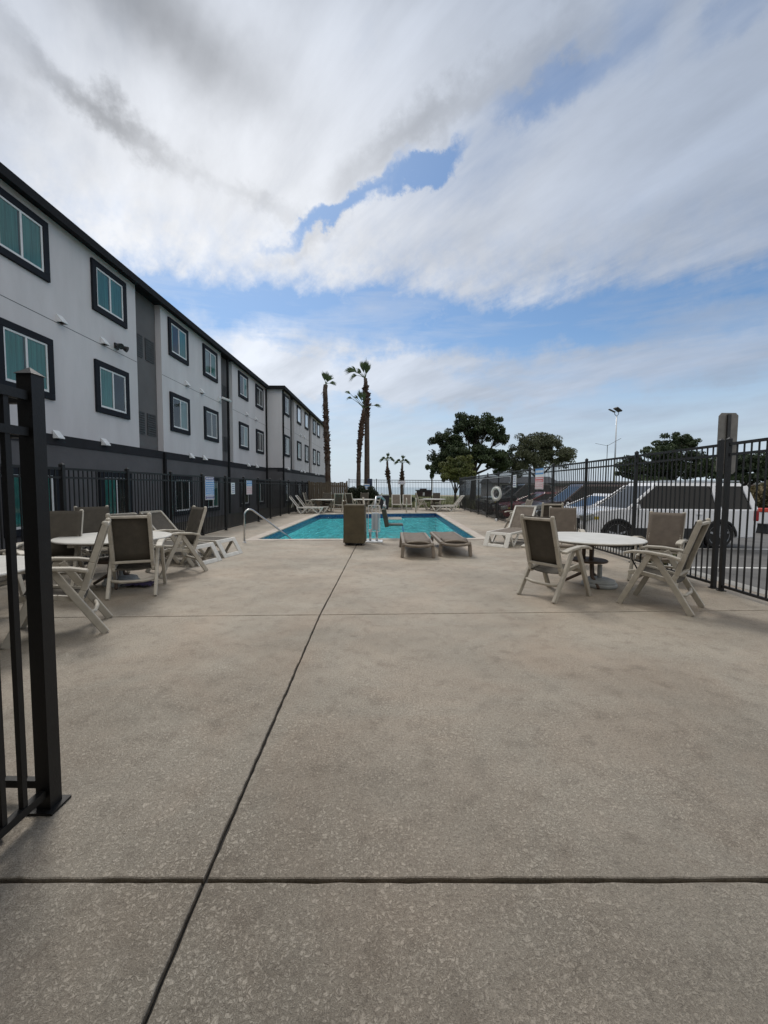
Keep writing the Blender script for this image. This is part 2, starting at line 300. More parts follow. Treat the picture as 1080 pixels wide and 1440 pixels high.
# ------------------------------------------------------------------ helpers
class MB:
    def __init__(s): s.v = []; s.f = []
    def add(s, vs, fs):
        o = len(s.v); s.v += [tuple(v) for v in vs]; s.f += [tuple(i+o for i in f) for f in fs]; return s
    def box(s, c, d, rot=None):
        x, y, z = d[0]/2, d[1]/2, d[2]/2
        vs = [Vector((a*x, b*y, e*z)) for a in (-1, 1) for b in (-1, 1) for e in (-1, 1)]
        if rot: m = Euler(rot).to_matrix(); vs = [m @ v for v in vs]
        return s.add([v+Vector(c) for v in vs], [(0, 1, 3, 2), (4, 6, 7, 5), (0, 4, 5, 1), (2, 3, 7, 6), (0, 2, 6, 4), (1, 5, 7, 3)])
    def b2(s, x0, x1, y0, y1, z0, z1): return s.box(((x0+x1)/2, (y0+y1)/2, (z0+z1)/2), (abs(x1-x0), abs(y1-y0), abs(z1-z0)))
    def bar(s, p, q, a, b, up=(0, 0, 1)):       # rectangular bar; a across, b along 'up'
        p, q = Vector(p), Vector(q); d = (q-p).normalized(); u = Vector(up)
        if abs(d.dot(u)) > .98: u = Vector((0, 1, 0))
        x = d.cross(u).normalized(); u = x.cross(d).normalized()
        vs = [e + x*(i*a/2) + u*(j*b/2) for e in (p, q) for i, j in ((-1, -1), (1, -1), (1, 1), (-1, 1))]
        return s.add(vs, [(3, 2, 1, 0), (4, 5, 6, 7), (0, 1, 5, 4), (1, 2, 6, 5), (2, 3, 7, 6), (3, 0, 4, 7)])
    def tube(s, pts, r, n=8, closed=False, cap=True):
        pts = [Vector(p) for p in pts]; m = len(pts); rr = r if isinstance(r, (list, tuple)) else [r]*m
        base = None; rings = []
        for i, p in enumerate(pts):
            if closed: t = pts[(i+1) % m]-pts[i-1]
            else: t = pts[min(i+1, m-1)]-pts[max(i-1, 0)]
            t.normalize()
            if base is None: base = t.orthogonal().normalized()
            base = (base-t*base.dot(t)).normalized(); bb = t.cross(base)
            rings.append([p+(base*math.cos(2*PI*k/n)+bb*math.sin(2*PI*k/n))*rr[i] for k in range(n)])
        vs = [v for g in rings for v in g]; fs = []
        for i in range(m if closed else m-1):
            j = (i+1) % m
            for k in range(n): l = (k+1) % n; fs.append((i*n+k, i*n+l, j*n+l, j*n+k))
        if cap and not closed: fs.append(tuple(range(n))[::-1]); fs.append(tuple((m-1)*n+k for k in range(n)))
        return s.add(vs, fs)
    def lathe(s, prof, c=(0, 0, 0), n=24):
        vs = [(c[0]+r*math.cos(2*PI*k/n), c[1]+r*math.sin(2*PI*k/n), c[2]+z) for r, z in prof for k in range(n)]; fs = []
        for i in range(len(prof)-1):
            for k in range(n): l = (k+1) % n; fs.append((i*n+k, i*n+l, (i+1)*n+l, (i+1)*n+k))
        fs.append(tuple(range(n))[::-1]); fs.append(tuple((len(prof)-1)*n+k for k in range(n)))
        return s.add(vs, fs)
    def prism(s, poly, ax, a, b):       # poly in the two other axes, extruded along ax from a to b
        def P(u, v, t): return {'x': (t, u, v), 'y': (u, t, v), 'z': (u, v, t)}[ax]
        n = len(poly); vs = [P(u, v, a) for u, v in poly]+[P(u, v, b) for u, v in poly]
        fs = [tuple(range(n))[::-1], tuple(range(n, 2*n))]+[(i, (i+1) % n, n+(i+1) % n, n+i) for i in range(n)]
        return s.add(vs, fs)
    def build(s, name, m, parent=None, bevel=0., smooth=False, seg=2, recalc=True):
        me = bpy.data.meshes.new(name); me.from_pydata(s.v, [], s.f)
        if recalc:
            bm = bmesh.new(); bm.from_mesh(me); bmesh.ops.recalc_face_normals(bm, faces=bm.faces); bm.to_mesh(me); bm.free()
        if smooth:
            for p in me.polygons: p.use_smooth = True
        me.materials.append(MT[m] if isinstance(m, str) else m)
        o = bpy.data.objects.new(name, me); col.objects.link(o)
        if parent: o.parent = parent
        if bevel:
            b = o.modifiers.new('bevel', 'BEVEL'); b.width = bevel; b.segments = seg; b.limit_method = 'ANGLE'; b.angle_limit = R(35)
        return o
def tag(o, label=None, cat=None, group=None, kind=None):
    if label: o['label'] = label
    if cat: o['category'] = cat
    if group: o['group'] = group
    if kind: o['kind'] = kind
    return o
def thing(name, label, cat, loc=(0, 0, 0), rz=0., group=None):
    o = bpy.data.objects.new(name, None); col.objects.link(o); o.location = loc; o.rotation_euler = (0, 0, rz); o.empty_display_size = .2
    return tag(o, label, cat, group)
def copy_tree(o, parent=None):
    c = o.copy(); col.objects.link(c)
    if parent: c.parent = parent
    for ch in list(o.children): copy_tree(ch, c)
    return c
def dup(root, loc, rz, label, group=None, scale=None):
    r = copy_tree(root); r.location = loc; r.rotation_euler = (0, 0, rz); r['label'] = label
    if group: r['group'] = group
    if scale: r.scale = scale
    return r
def struct(o): o['kind'] = 'structure'; return o
def face(dx, dy): return math.atan2(-dx, dy)      # rotation that turns local +Y toward (dx,dy)
rnd = random.Random(7)

# ------------------------------------------------------------------ ground, deck, pool
POOL = [(-3.75, 11.45), (2.55, 12.10), (2.65, 24.0), (-3.85, 22.3)]     # water outline
def lerp(a, b, t): return tuple(x+(y-x)*t for x, y in zip(a, b))
def inset_poly(poly, d):
    n = len(poly); out = []
    ar = sum(poly[i][0]*poly[(i+1) % n][1]-poly[(i+1) % n][0]*poly[i][1] for i in range(n))
    sg = 1 if ar > 0 else -1
    for i in range(n):
        a, b, c = Vector(poly[i-1]), Vector(poly[i]), Vector(poly[(i+1) % n])
        d1 = (b-a).normalized(); d2 = (c-b).normalized()
        n1 = Vector((-d1.y, d1.x))*sg; n2 = Vector((-d2.y, d2.x))*sg
        m = (n1+n2); m = m/max(.35, m.length_squared)*2*1.0
        out.append(tuple(b+m*d))
    return out
def jx(y): 
    ks = [(-4, -.60), (1.04, -.68), (1.47, -.70), (4.69, -.82), (8.98, -.86), (12, -.89)]
    for (a, xa), (b, xb) in zip(ks, ks[1:]):
        if y <= b: return xa+(xb-xa)*(y-a)/(b-a)
    return ks[-1][1]
def j1(x): return 1.475+.023*x
def j2(x): return 4.76+.068*x
def pn(x): return 11.45+(x+3.75)*.65/6.3        # near pool edge line
def wob(pts, a, r): return [(x+r.uniform(-a, a), y+r.uniform(-a, a)) for x, y in pts]
XL, XR, YB = -5.75, 5.35, 29.9
def hline(f, x0, x1, n): return [(x0+(x1-x0)*i/n, f(x0+(x1-x0)*i/n)) for i in range(n+1)]
def vline(f, y0, y1, n): return [(f(y0+(y1-y0)*i/n), y0+(y1-y0)*i/n) for i in range(n+1)]
d = MB(); rs = random.Random(3)
def slab(edges):
    poly = []
    for e, jt in edges:
        e = wob(e, .0035, rs) if jt else list(e)
        poly += e[:-1]
    return poly
def inter(f, y0):  # point where long joint meets transverse f
    y = y0
    for _ in range(8): y = f(jx(y))
    return (jx(y), y)
def emit(poly, g):
    p0 = inset_poly(poly, g+.006); p1 = inset_poly(poly, g+.0015); p2 = inset_poly(poly, g)
    n = len(poly); vs = [(x, y, 0) for x, y in p0]+[(x, y, -.003) for x, y in p1]+[(x, y, -.009) for x, y in p2]+[(x, y, -.06) for x, y in p2]
    fs = [tuple(range(n))]+[(k*n+i, (k+1)*n+i, (k+1)*n+(i+1) % n, k*n+(i+1) % n) for k in range(3) for i in range(n)]
    d.add(vs, fs)
def rect_cell(side, flo, fhi, n):
    if side < 0: xs = (XL, None)
    a = inter(flo, flo(0)); b = inter(fhi, fhi(0))
    if side < 0:
        poly = hline(flo, XL, a[0], n)[:-1]+vline(jx, a[1], b[1], n)[:-1]+hline(fhi, b[0], XL, n)[:-1]+[(XL, fhi(XL))]
    else:
        poly = hline(flo, a[0], XR, n)[:-1]+[(XR, flo(XR))]+hline(fhi, XR, b[0], n)[:-1]+vline(jx, b[1], a[1], n)[:-1]
    out = []
    for i, p in enumerate(poly): out.append((p[0]+rs.uniform(-.003, .003), p[1]+rs.uniform(-.003, .003)))
    emit(out, .0078)
for side in (-1, 1):
    rect_cell(side, lambda x: -4.0, j1, 70)
    rect_cell(side, j1, j2, 70)
# beyond the second joint the cells run to the pool and past it, the pool cut out
yn = lambda x: pn(x)-.32
rect_cell(-1, j2, yn, 40); rect_cell(1, j2, yn, 40)
cp = [(POOL[0][0]-.32, yn(POOL[0][0]-.32)), (POOL[1][0]+.32, yn(POOL[1][0]+.32)), (POOL[2][0]+.32, POOL[2][1]+.40), (POOL[3][0]-.32, POOL[3][1]+.25)]
for q in ([(XL, yn(XL)+.004), (cp[0][0], cp[0][1]+.004), cp[3], (XL, cp[3][1])], [(cp[1][0], cp[1][1]+.004), (XR, yn(XR)+.004), (XR, cp[2][1]), cp[2]],
          [(XL, cp[3][1]+.004), (cp[3][0], cp[3][1]+.004), (cp[2][0], cp[2][1]+.004), (XR, cp[2][1]+.004), (XR, YB), (XL, YB)]):
    emit(q, .002)
struct(d.build('pool_deck', 'deck', recalc=True))
c = MB()    # coping ring built of stones
for i in range(4):
    a, b = Vector(cp[i]), Vector(cp[(i+1) % 4]); ia, ib = Vector(POOL[i]), Vector(POOL[(i+1) % 4]); n = max(6, int((b-a).length/.62))
    for k in range(n):
        t0, t1 = k/n, (k+1)/n
        q = [a.lerp(b, t0), a.lerp(b, t1), ia.lerp(ib, t1), ia.lerp(ib, t0)]
        q = inset_poly([tuple(v) for v in q], .006); z = .012+rs.uniform(-.002, .002)
        c.add([(x, y, z) for x, y in q]+[(x, y, -.05) for x, y in q], [(0, 1, 2, 3), (0, 4, 5, 1), (1, 5, 6, 2), (2, 6, 7, 3), (3, 7, 4, 0)])
struct(c.build('coping', 'coping', bevel=.008))
jf = MB()
fr = [(XL, -4), (XR, -4), (XR, YB), (XL, YB)]
P4 = POOL
for q in ([fr[0], fr[1], P4[1], P4[0]], [fr[1], fr[2], P4[2], P4[1]], [fr[2], fr[3], P4[3], P4[2]], [fr[3], fr[0], P4[0], P4[3]]):
    jf.add([(x, y, -.022) for x, y in q], [(0, 1, 2, 3)])
struct(jf.build('deck_bed', 'joint'))
# pool basin
t = MB(); pl = MB()
for i in range(4):
    a, b = POOL[i], POOL[(i+1) % 4]
    t.add([(*a, -.03), (*b, -.03), (*b, -.27), (*a, -.27)], [(0, 1, 2, 3)])
    pl.add([(*a, -.27), (*b, -.27), (*b, -2.0), (*a, -2.0)], [(0, 1, 2, 3)])
pl.add([(*POOL[0], -1.05), (*POOL[1], -1.05), (2.6, 17.5, -1.25), (-3.8, 17.0, -1.25), (*POOL[2], -1.75), (*POOL[3], -1.75)], [(0, 1, 2, 3), (3, 2, 4, 5)])
struct(pl.build('pool_basin', 'plaster')); struct(t.build('waterline_tile', 'tile'))
st = MB()
for k in range(3): st.b2(-3.65, -1.9, 11.7+.0*k, 12.2+.34*k, -1.04, -.28-.24*k)
struct(st.build('pool_steps', 'plaster'))
wt = MB().add([(*p, -.125) for p in POOL], [(0, 1, 2, 3)])
tag(wt.build('water', 'water'), kind='structure')
# terrain: ground sheets
g = MB()
def sheet(mb, x0, x1, y0, y1, z): mb.add([(x0, y0, z), (x1, y0, z), (x1, y1, z), (x0, y1, z)], [(0, 1, 2, 3)])
s_ = MB(); sheet(s_, -60, XL, -30, 29.9, -.03); struct(s_.build('planting_bed', 'soil'))
g = MB(); n = 60; r2 = random.Random(5)
xs = [-150+300*i/n for i in range(n+1)]; ys = [29.9+60*(j/24)**1.3 for j in range(25)]
vs = []; 
for j, yy in enumerate(ys):
    for i, xx in enumerate(xs):
        tt = j/24; vs.append((xx, yy, -.05+(.30*math.sin(PI*tt)+r2.uniform(-.12, .12)*min(1, tt*4))*(1 if xx < 8 else .3)-1.2*max(0, tt-.7)))
g.add(vs, [(j*(n+1)+i, j*(n+1)+i+1, (j+1)*(n+1)+i+1, (j+1)*(n+1)+i) for j in range(24) for i in range(n)])
struct(g.build('dune_ground', 'grass', smooth=True))
g = MB()
for q in ((-2500, 2500, -2500, 10), (-2500, -5, 10, 26), (5, 2500, 10, 26), (-2500, 2500, 26, 150)): sheet(g, *q, -.55)
struct(g.build('sand', 'sand'))
g = MB(); sheet(g, -6000, 6000, 110, 6000, -.50); struct(g.build('sea', 'sea'))
g = MB(); sheet(g, 5.62, 60, -30, 62, -.115); struct(g.build('parking_lot', 'asphalt'))
g = MB(); sheet(g, 60, 150, -30, 62, -.105); struct(g.build('verge', 'grass'))
g = MB()
yy = -3.5
while yy < 29.8:
    g.b2(XR+.004, 5.62, yy, yy+2.99, -.3, .003); yy += 3.0
struct(g.build('kerb', 'kerb', bevel=.02))
pk = MB()
for k in range(-1, 9): sheet(pk, 5.9, 10.9, 8.44+2.68*k-.06, 8.44+2.68*k+.06, -.111)
struct(pk.build('parking_lines', 'paint'))

# ------------------------------------------------------------------ hotel building
hotel = thing('hotel_building', 'three storey grey hotel with dark window surrounds along the left side of the pool', 'building', (-8.9, 0, 0))
GX = -8.9
def piers(X, spans, z0, z1, mb, back):
    for a, b in spans: mb.b2(X-back, X, a, b, z0, z1)
W = MB(); Bs = MB(); Bd = MB(); Rc = MB()
LX = 0.0
piers(LX, [(-6, 6.4), (7.9, 14.45), (16.0, 21.6), (23.1, 29.3)], 2.84, 8.42, W, .30)
X2 = 1.13
piers(X2, [(29.302, 31.72), (33.0, 38.9), (40.2, 49.2)], 2.84, 8.42, W, 1.43)
W.build('wall', 'stucco', hotel)
for a, b in ((6.4, 7.9), (14.45, 16.0), (21.6, 23.1)): MB().b2(-.30, -.22, a, b, 2.84, 8.42).build('recessed_bay', 'recess', hotel)
for a, b in ((31.72, 33.0), (38.9, 40.2)): MB().b2(X2-.35, X2-.25, a, b, 2.84, 8.42).build('recessed_bay', 'recess', hotel)
for (a, b, X) in ((-6, 29.3, 0), (29.303, 49.2, X2)):
    Bd.b2(X-.33, X+.02, a, b, 2.56, 2.838)
    z = 0
    while z < 2.5 and X > 0:
        Bs.add([(X+.012, a, z), (X+.012, b, z), (X-.003, b, z+.16), (X-.003, a, z+.16), (X+.012, a, z+.0)], [(0, 1, 2, 3)])
        z += .16
    Bs.b2(X-.5, X-.004, a, b, -.2, 2.558)
Bs.b2(-.4, X2-.004, 29.29, 29.31, -.2, 2.56)
Bs.build('ground_storey_wall', 'base', hotel); Bd.build('band', 'band', hotel)
cj = MB()
for a, b in ((-6, 6.4), (7.9, 14.45), (16.0, 21.6), (23.1, 29.3)): cj.b2(-.01, .003, a+.01, b-.01, 5.80, 5.815)
for a, b in ((29.31, 31.7), (33.0, 38.9), (40.2, 49.2)): cj.b2(X2-.01, X2+.003, a+.01, b-.01, 5.80, 5.815)
cj.build('control_joint', 'grille', hotel)
core = MB().b2(-9, -.31, -6, 49.1, -.2, 8.4).b2(-.32, X2-.36, 29.5, 49.1, -.2, 8.4); core.build('core_wall', 'recess', hotel)
fa = MB().b2(-.4, .24, -6, 29.15, 8.42, 8.58).b2(-.4, X2+.24, 29.152, 49.35, 8.42, 8.58)
fa.b2(.18, .30, -6, 29.1, 8.33, 8.565).b2(X2+.18, X2+.30, 29.10, 49.4, 8.33, 8.565).b2(.30, X2+.30, 29.03, 29.10, 8.33, 8.565)
fa.build('fascia', 'fascia', hotel, bevel=.01)
rf = MB(); 
rf.add([(.28, -6, 8.575), (.28, 29.06, 8.575), (X2+.28, 29.06, 8.575), (X2+.28, 49.38, 8.575), (-4, 45, 9.35), (-4, 33, 9.35), (-4.6, 29, 9.35), (-4.6, -6, 9.35), (-9, 49.3, 8.575), (-9, -6, 8.575)],
       [(0, 1, 6, 7), (1, 2, 5, 6), (2, 3, 4, 5), (3, 8, 4), (7, 6, 5, 4, 8, 9)])
rf.build('roof', 'roof', hotel)
def window(X, y0, w_, z0, z1, style, tr=.17):
    y1 = y0+w_
    T = MB(); d_ = .07
    T.b2(X-.01, X+d_, y0, y1, z1-tr, z1).b2(X-.01, X+d_, y0, y1, z0, z0+tr).b2(X-.01, X+d_, y0, y0+tr, z0+tr, z1-tr).b2(X-.01, X+d_, y1-tr, y1, z0+tr, z1-tr)
    t_ = T.build('window', 'trim', hotel, bevel=.008)
    a, b, p, q = y0+tr+.002, y1-tr-.002, z0+tr+.002, z1-tr-.002
    F = MB(); f = .048; m = (a+b)/2; dd = .048
    F.b2(X, X+dd, a, b, q-f, q).b2(X, X+dd, a, b, p, p+f*1.2).b2(X, X+dd, a, a+f, p+f*1.2, q-f).b2(X, X+dd, b-f, b, p+f*1.2, q-f).b2(X, X+dd, m-.026, m+.026, p+f*1.2, q-f)
    F.build('frame', 'white', t_)
    MB().add([(X+.034, a+f, p+f), (X+.034, b-f, p+f), (X+.034, b-f, q-f), (X+.034, a+f, q-f)], [(0, 1, 2, 3)]).build('pane', 'pane', t_)
    MB().b2(X+.0, X+.004, a, b, p, q).build('interior', 'dark_room', t_)
    def cur(c0, c1, mt):
        n = max(6, int((c1-c0)/.035)); vs = []
        for i in range(n+1):
            yy = c0+(c1-c0)*i/n; xx = X+.014+.008*math.sin(i*2.1+rnd.random())
            vs += [(xx, yy, p+.01), (xx, yy, q-.01)]
        MB().add(vs, [(2*i, 2*i+2, 2*i+3, 2*i+1) for i in range(n)]).build('curtain', mt, t_, smooth=True)
    if style == 'full': cur(a+f, m-.05, 'curtain'); cur(m+.02, b-f, 'curtain')
    elif style == 'near': cur(a+f, m-.02, 'curtain')
    elif style == 'far': cur(m+.10, b-f, 'curtain'); cur(a+f, a+f+.12, 'curtain')
    elif style == 'pale': cur(a+f, m-.1, 'curtain2'); cur(m+.1, b-f, 'curtain')
    elif style == 'palefar': cur(m+.05, b-f, 'curtain2')
F1, F2, F3 = (.27, 1.92), (3.72, 5.28), (6.72, 8.20)
sec1 = [(0.6, 'full'), (3.4, 'near'), (9.22, 'full'), (12.32, 'near'), (16.5, 'far'), (19.5, 'pale'), (23.98, 'far'), (27.0, 'palefar')]
for i, (y0, s) in enumerate(sec1):
    for fz, st_ in zip((F1, F2, F3), (['near', 'full', 'full', 'near', 'dark', 'far', 'dark', 'near'][i], ['near', 'far', 'full', 'near', 'palefar', 'dark', 'palefar', 'dark'][i], ['near', 'full', 'full', 'full', 'far', 'pale', 'far', 'dark'][i])):
        window(0, y0, 1.56, fz[0], fz[1], st_)
for i, y0 in enumerate((29.85, 33.9, 36.95, 40.75, 43.1)):
    for fz, st_ in zip((F1, F2, F3), ('dark', ('palefar', 'near', 'dark')[i % 3], ('palefar', 'pale', 'near')[i % 3])):
        window(X2, y0, 1.5, fz[0], fz[1], st_)
for y in (7.9-.75, 14.45+.78, 21.6+.76):
    for zc in (4.08-.28, 6.55-.0):
        for k in (-1, 1):
            v = MB(); yc = y+k*.36-.02
            v.b2(-.225, -.19, yc-.27, yc+.27, zc-.40, zc+.40)
            for q in range(9): v.box((-.185, yc, zc-.34+q*.085), (.012, .50, .045), (0, .5, 0))
            v.build('vent_grille', 'grille', hotel)
def hood(X, y, z):
    h = MB(); h.add([(X, y-.11, z+.12), (X, y+.11, z+.12), (X, y-.11, z-.10), (X, y+.11, z-.10), (X+.15, y-.11, z-.07), (X+.15, y+.11, z-.07), (X+.15, y-.11, z-.10), (X+.15, y+.11, z-.10)],
        [(0, 1, 5, 4), (4, 5, 7, 6), (2, 0, 4, 6), (1, 3, 7, 5), (2, 3, 1, 0)])
    h.build('vent_hood', 'white', hotel, bevel=.004)
for y in (11.1, 12.75, 17.9, 19.3, 25.3, 27.0): hood(0, y, 5.93)
for y in (10.8, 12.6, 18.1, 19.4, 25.4, 27.0): hood(.02, y, 2.83)
for y in (30.8, 35.2, 36.6, 42.0, 43.6): hood(X2+.02, y, 2.83)
for y in (35.2, 36.7): hood(X2, y, 5.93)
ds = MB()
for X, y in ((.05, 22.35), (.05, 29.2), (X2+.06, 29.45), (X2-.1, 32.3), (X2-.1, 39.4)): ds.b2(X-.05, X+.05, y-.06, y+.06, 0, 8.35)
ds.b2(0, .10, 15.9, 16.02, 0, 2.8).build('downspout', 'fascia', hotel, bevel=.01)
fl = thing('floodlight', 'dark twin floodlight on the hotel wall below the second top floor window', 'floodlight', (-8.9, 13.35, 5.98))
MB().b2(0, .05, -.09, .09, -.09, .09).tube([(.04, 0, 0), (.15, 0, .02)], .025).build('bracket', 'blackp', fl)
for k in (-1, 1): MB().lathe([(.05, -.07), (.09, .05), (.095, .09)], (0, 0, 0), 12).build('lamp_head', 'blackp', fl).matrix_local = Matrix.Translation((.2, k*.13, -.02)) @ Euler((0, R(115), k*.3)).to_matrix().to_4x4()
f2 = thing('floodlight', 'white floodlight on the hotel wall beside the second recessed bay', 'floodlight', (-8.9, 21.35, 6.0))
MB().b2(0, .06, -.11, .11, -.12, .12).tube([(.05, 0, 0), (.2, 0, .05)], .03).build('bracket', 'white', f2)
MB().box((.36, .02, -.02), (.42, .34, .10), (0, .35, .1)).build('lamp_head', 'white', f2, bevel=.02)

wing = thing('added_shade_wing', 'added unseen single storey wing with a flat canopy behind the viewpoint, shading the near deck', 'building', (0, -3.2, 0))  # unseen wing and canopy, added to darken the near deck
MB().b2(-5.4, 9, -.3, 0, 0, 3.6).build('wall', 'base', wing); MB().b2(-5.3, 6.5, 0, 4.1, 2.85, 3.1).build('canopy', 'fascia', wing, bevel=.01)
dw = MB().b2(-1.2, 1.2, .0, .05, 0, 2.3).build('door', 'carglass', wing); MB().b2(-.03, .03, .05, .09, 0, 2.3).build('frame', 'white', dw)
for x in (-4.4, 4.6): MB().b2(x-.1, x+.1, .4, .6, 0, 2.848).build('post', 'trim', wing)

# ------------------------------------------------------------------ iron fences
def iron_fence(name, label, p0, p1, bays, H, post=.07, first=True, last=True, mt='iron', gap=.112, foot=True, pick=.016, label_cat='fence', rails=(0.075, -.17, -.02)):
    p0, p1 = Vector((*p0, 0)), Vector((*p1, 0)); L_ = (p1-p0).length; ang = math.atan2(p1.y-p0.y, p1.x-p0.x)
    t = thing(name, label, label_cat, p0, ang)
    bl = L_/bays
    pm = None
    for i in range(bays+1):
        if (i == 0 and not first) or (i == bays and not last): continue
        m = MB().b2(-post/2, post/2, -post/2, post/2, 0, H+.05)
        m.add([(-post/2-.006, -post/2-.006, H+.05), (post/2+.006, -post/2-.006, H+.05), (post/2+.006, post/2+.006, H+.05), (-post/2-.006, post/2+.006, H+.05), (0, 0, H+.085)], [(0, 1, 4), (1, 2, 4), (2, 3, 4), (3, 0, 4), (3, 2, 1, 0)])
        if foot: m.b2(-post*.88, post*.88, -post*.88, post*.88, .001, .012)
        if pm is None: pm = o = m.build('post', mt, t)
        else: o = pm.copy(); col.objects.link(o); o.parent = t
        o.location = (bl*i, 0, 0)
    pp = None
    for i in range(bays):
        m = MB(); a, b = post/2+.003, bl-post/2-.003
        m.b2(a, b, -.016, .016, rails[0]-.018, rails[0]+.018).b2(a, b, -.016, .016, H+rails[1]-.018, H+rails[1]+.018).b2(a, b, -.018, .018, H+rails[2]-.02, H+rails[2]+.02)
        n = int(round((b-a)/gap))
        for k in range(1, n):
            x = a+(b-a)*k/n; m.b2(x-pick/2, x+pick/2, -pick/2, pick/2, rails[0]+.018, H+rails[2]-.02)
        if pp is None: pp = o = m.build('picket_panel', mt, t)
        else: o = pp.copy(); col.objects.link(o); o.parent = t
        o.location = (bl*i, 0, 0)
    return t
iron_fence('iron_fence', 'black iron picket fence on the left between the pool deck and the hotel', (-5.6, 3.46), (-5.6, 27.56), 14, 1.80, mt='iron', post=.065)
iron_fence('iron_fence', 'black iron picket fence on the right between the pool deck and the parking lot', (4.9, 6.20), (4.9, 29.18), 11, 2.17, mt='iron', post=.055)
iron_fence('iron_fence', 'thin iron fence across the far end of the deck in front of the sea', (-3.0, 29.4), (4.9, 29.4), 4, 2.02, last=False, post=.06)
iron_fence('iron_gate', 'wide iron gate panel at the right edge beside the twin post', (4.89, 6.04), (4.84, 1.5), 2, 2.17, label_cat='gate', post=.05, mt='iron', gap=.118)
# near gate at the left edge
iron_fence('iron_gate', 'open black iron gate leaf with thick post close to the camera at left', (-1.585, 1.80), (-1.585, .10), 1, 1.93, label_cat='gate', post=.066, last=False, gap=.098, pick=.022, rails=(.085, -.20, -.045))
iron_fence('iron_fence', 'short iron fence panel running left from the near gate post', (-1.60, 1.84), (-4.2, 1.84), 1, 1.93, first=False, post=.066, gap=.105, pick=.022, rails=(.085, -.20, -.045))
hs = MB().tube([(-3.2, 1.62, .03), (-2.4, 1.70, .09), (-2.0, 1.74, .10), (-1.78, 1.72, .06), (-1.64, 1.62, .03), (-1.9, 1.2, .02)], .022, 8)
tag(hs.build('hose', 'hose', smooth=True), 'black hose lying on the ground behind the near gate', 'hose')

# wooden fence at the back left
wf = thing('wooden_fence', 'brown weathered board fence behind the far left tables', 'fence', (-5.6, 27.7, 0))
b_ = MB(); r4 = random.Random(9)
for k in range(20):
    x = .03+k*.132; b_.b2(x, x+.122, -.012+r4.uniform(-.004, .004), .012, .05, 1.80+r4.uniform(-.03, .04))
b_.build('boards', 'wood', wf)
MB().b2(0, 2.7, .013, .06, .35, .44).b2(0, 2.7, .013, .06, 1.5, 1.59).build('rail', 'wood', wf)
for x in (.05, 1.35, 2.62): MB().b2(x-.045, x+.045, .06, .15, 0, 1.9).build('post', 'wood', wf)

# ------------------------------------------------------------------ furniture
def make_chair(label, sling='sling', resin='resin'):
    t = thing('sling_armchair', label, 'chair')
    hw = .265
    for s in (-1, 1):
        x = s*hw; xo = s*(hw+.038)
        a = MB(); pts = [(-.25, .615), (-.12, .645), (.08, .662), (.24, .655), (.33, .628)]
        poly = [(y, z+.016) for y, z in pts]+[(y, z-.018) for y, z in pts[::-1]]
        a.prism(poly, 'x', xo-.040, xo+.040); a.build('armrest', resin, t, bevel=.010)
        MB().bar((xo, .055, .645), (xo, .365, .0), .042, .062, (0, 1, 0)).build('leg', resin, t, bevel=.008)
        MB().bar((x-s*.002, .025, .63), (x-s*.002, -.37, .0), .040, .064, (0, 1, 0)).build('leg', resin, t, bevel=.008)
        b = MB(); q = [(.30, .385), (.22, .405), (0, .375), (-.20, .335)]
        for (y0, z0), (y1, z1) in zip(q, q[1:]): b.bar((s*.222, y0, z0), (s*.222, y1, z1), .034, .05, (0, 0, 1))
        b.build('seat_rail', resin, t, bevel=.008)
        b = MB(); q = [(-.14, .31), (-.20, .42), (-.275, .68), (-.385, 1.02)]
        for (y0, z0), (y1, z1) in zip(q, q[1:]): b.bar((s*.222, y0, z0), (s*.222, y1, z1), .046, .052, (0, 1, 0))
        b.lathe([(.02, -.03), (.028, -.01), (.028, .015), (.015, .03)], (s*.222, -.387, 1.035), 10)
        b.build('back_post', resin, t, bevel=.008)
    MB().bar((-.205, -.385, 1.015), (.205, -.385, 1.015), .045, .034).build('top_rail', resin, t, bevel=.008)
    MB().bar((-.205, -.212, .43), (.205, -.212, .43), .036, .034).build('lower_rail', resin, t, bevel=.008)
    MB().tube([(-.25, -.245, .205), (-.12, -.275, .19), (.12, -.275, .19), (.25, -.245, .205)], .020, 8).build('stretcher', resin, t, smooth=True)
    MB().bar((-.265, .20, .345), (.265, .20, .345), .03, .045).build('front_rail', resin, t, bevel=.006)
    s_ = MB(); n = 8; prof = [(-.222+.0*0, .445), (-.245, .55), (-.29, .70), (-.335, .85), (-.378, .995), (-.392, 1.045)]
    vs = []
    for i, (y, z) in enumerate(prof):
        for k in range(n+1):
            u = k/n; vs.append((-.240+.48*u, y+.032-.014*math.sin(PI*u), z))
    s_.add(vs, [(i*(n+1)+k, i*(n+1)+k+1, (i+1)*(n+1)+k+1, (i+1)*(n+1)+k) for i in range(len(prof)-1) for k in range(n)])
    o = s_.build('back_sling', sling, t, smooth=True); m_ = o.modifiers.new('s', 'SOLIDIFY'); m_.thickness = .006
    s_ = MB(); prof = [(.30, .39), (.22, .41), (.1, .388), (-.05, .36), (-.20, .34)]; vs = []
    for i, (y, z) in enumerate(prof):
        for k in range(n+1):
            u = k/n; vs.append((-.205+.41*u, y, z-.02*math.sin(PI*u)))
    s_.add(vs, [(i*(n+1)+k, i*(n+1)+k+1, (i+1)*(n+1)+k+1, (i+1)*(n+1)+k) for i in range(len(prof)-1) for k in range(n)])
    o = s_.build('seat_sling', sling, t, smooth=True); m_ = o.modifiers.new('s', 'SOLIDIFY'); m_.thickness = .006
    return t
G1 = 'sling armchairs around the white pool tables'
ch = make_chair('brown sling armchair with its back to the camera, left of the right-hand table')
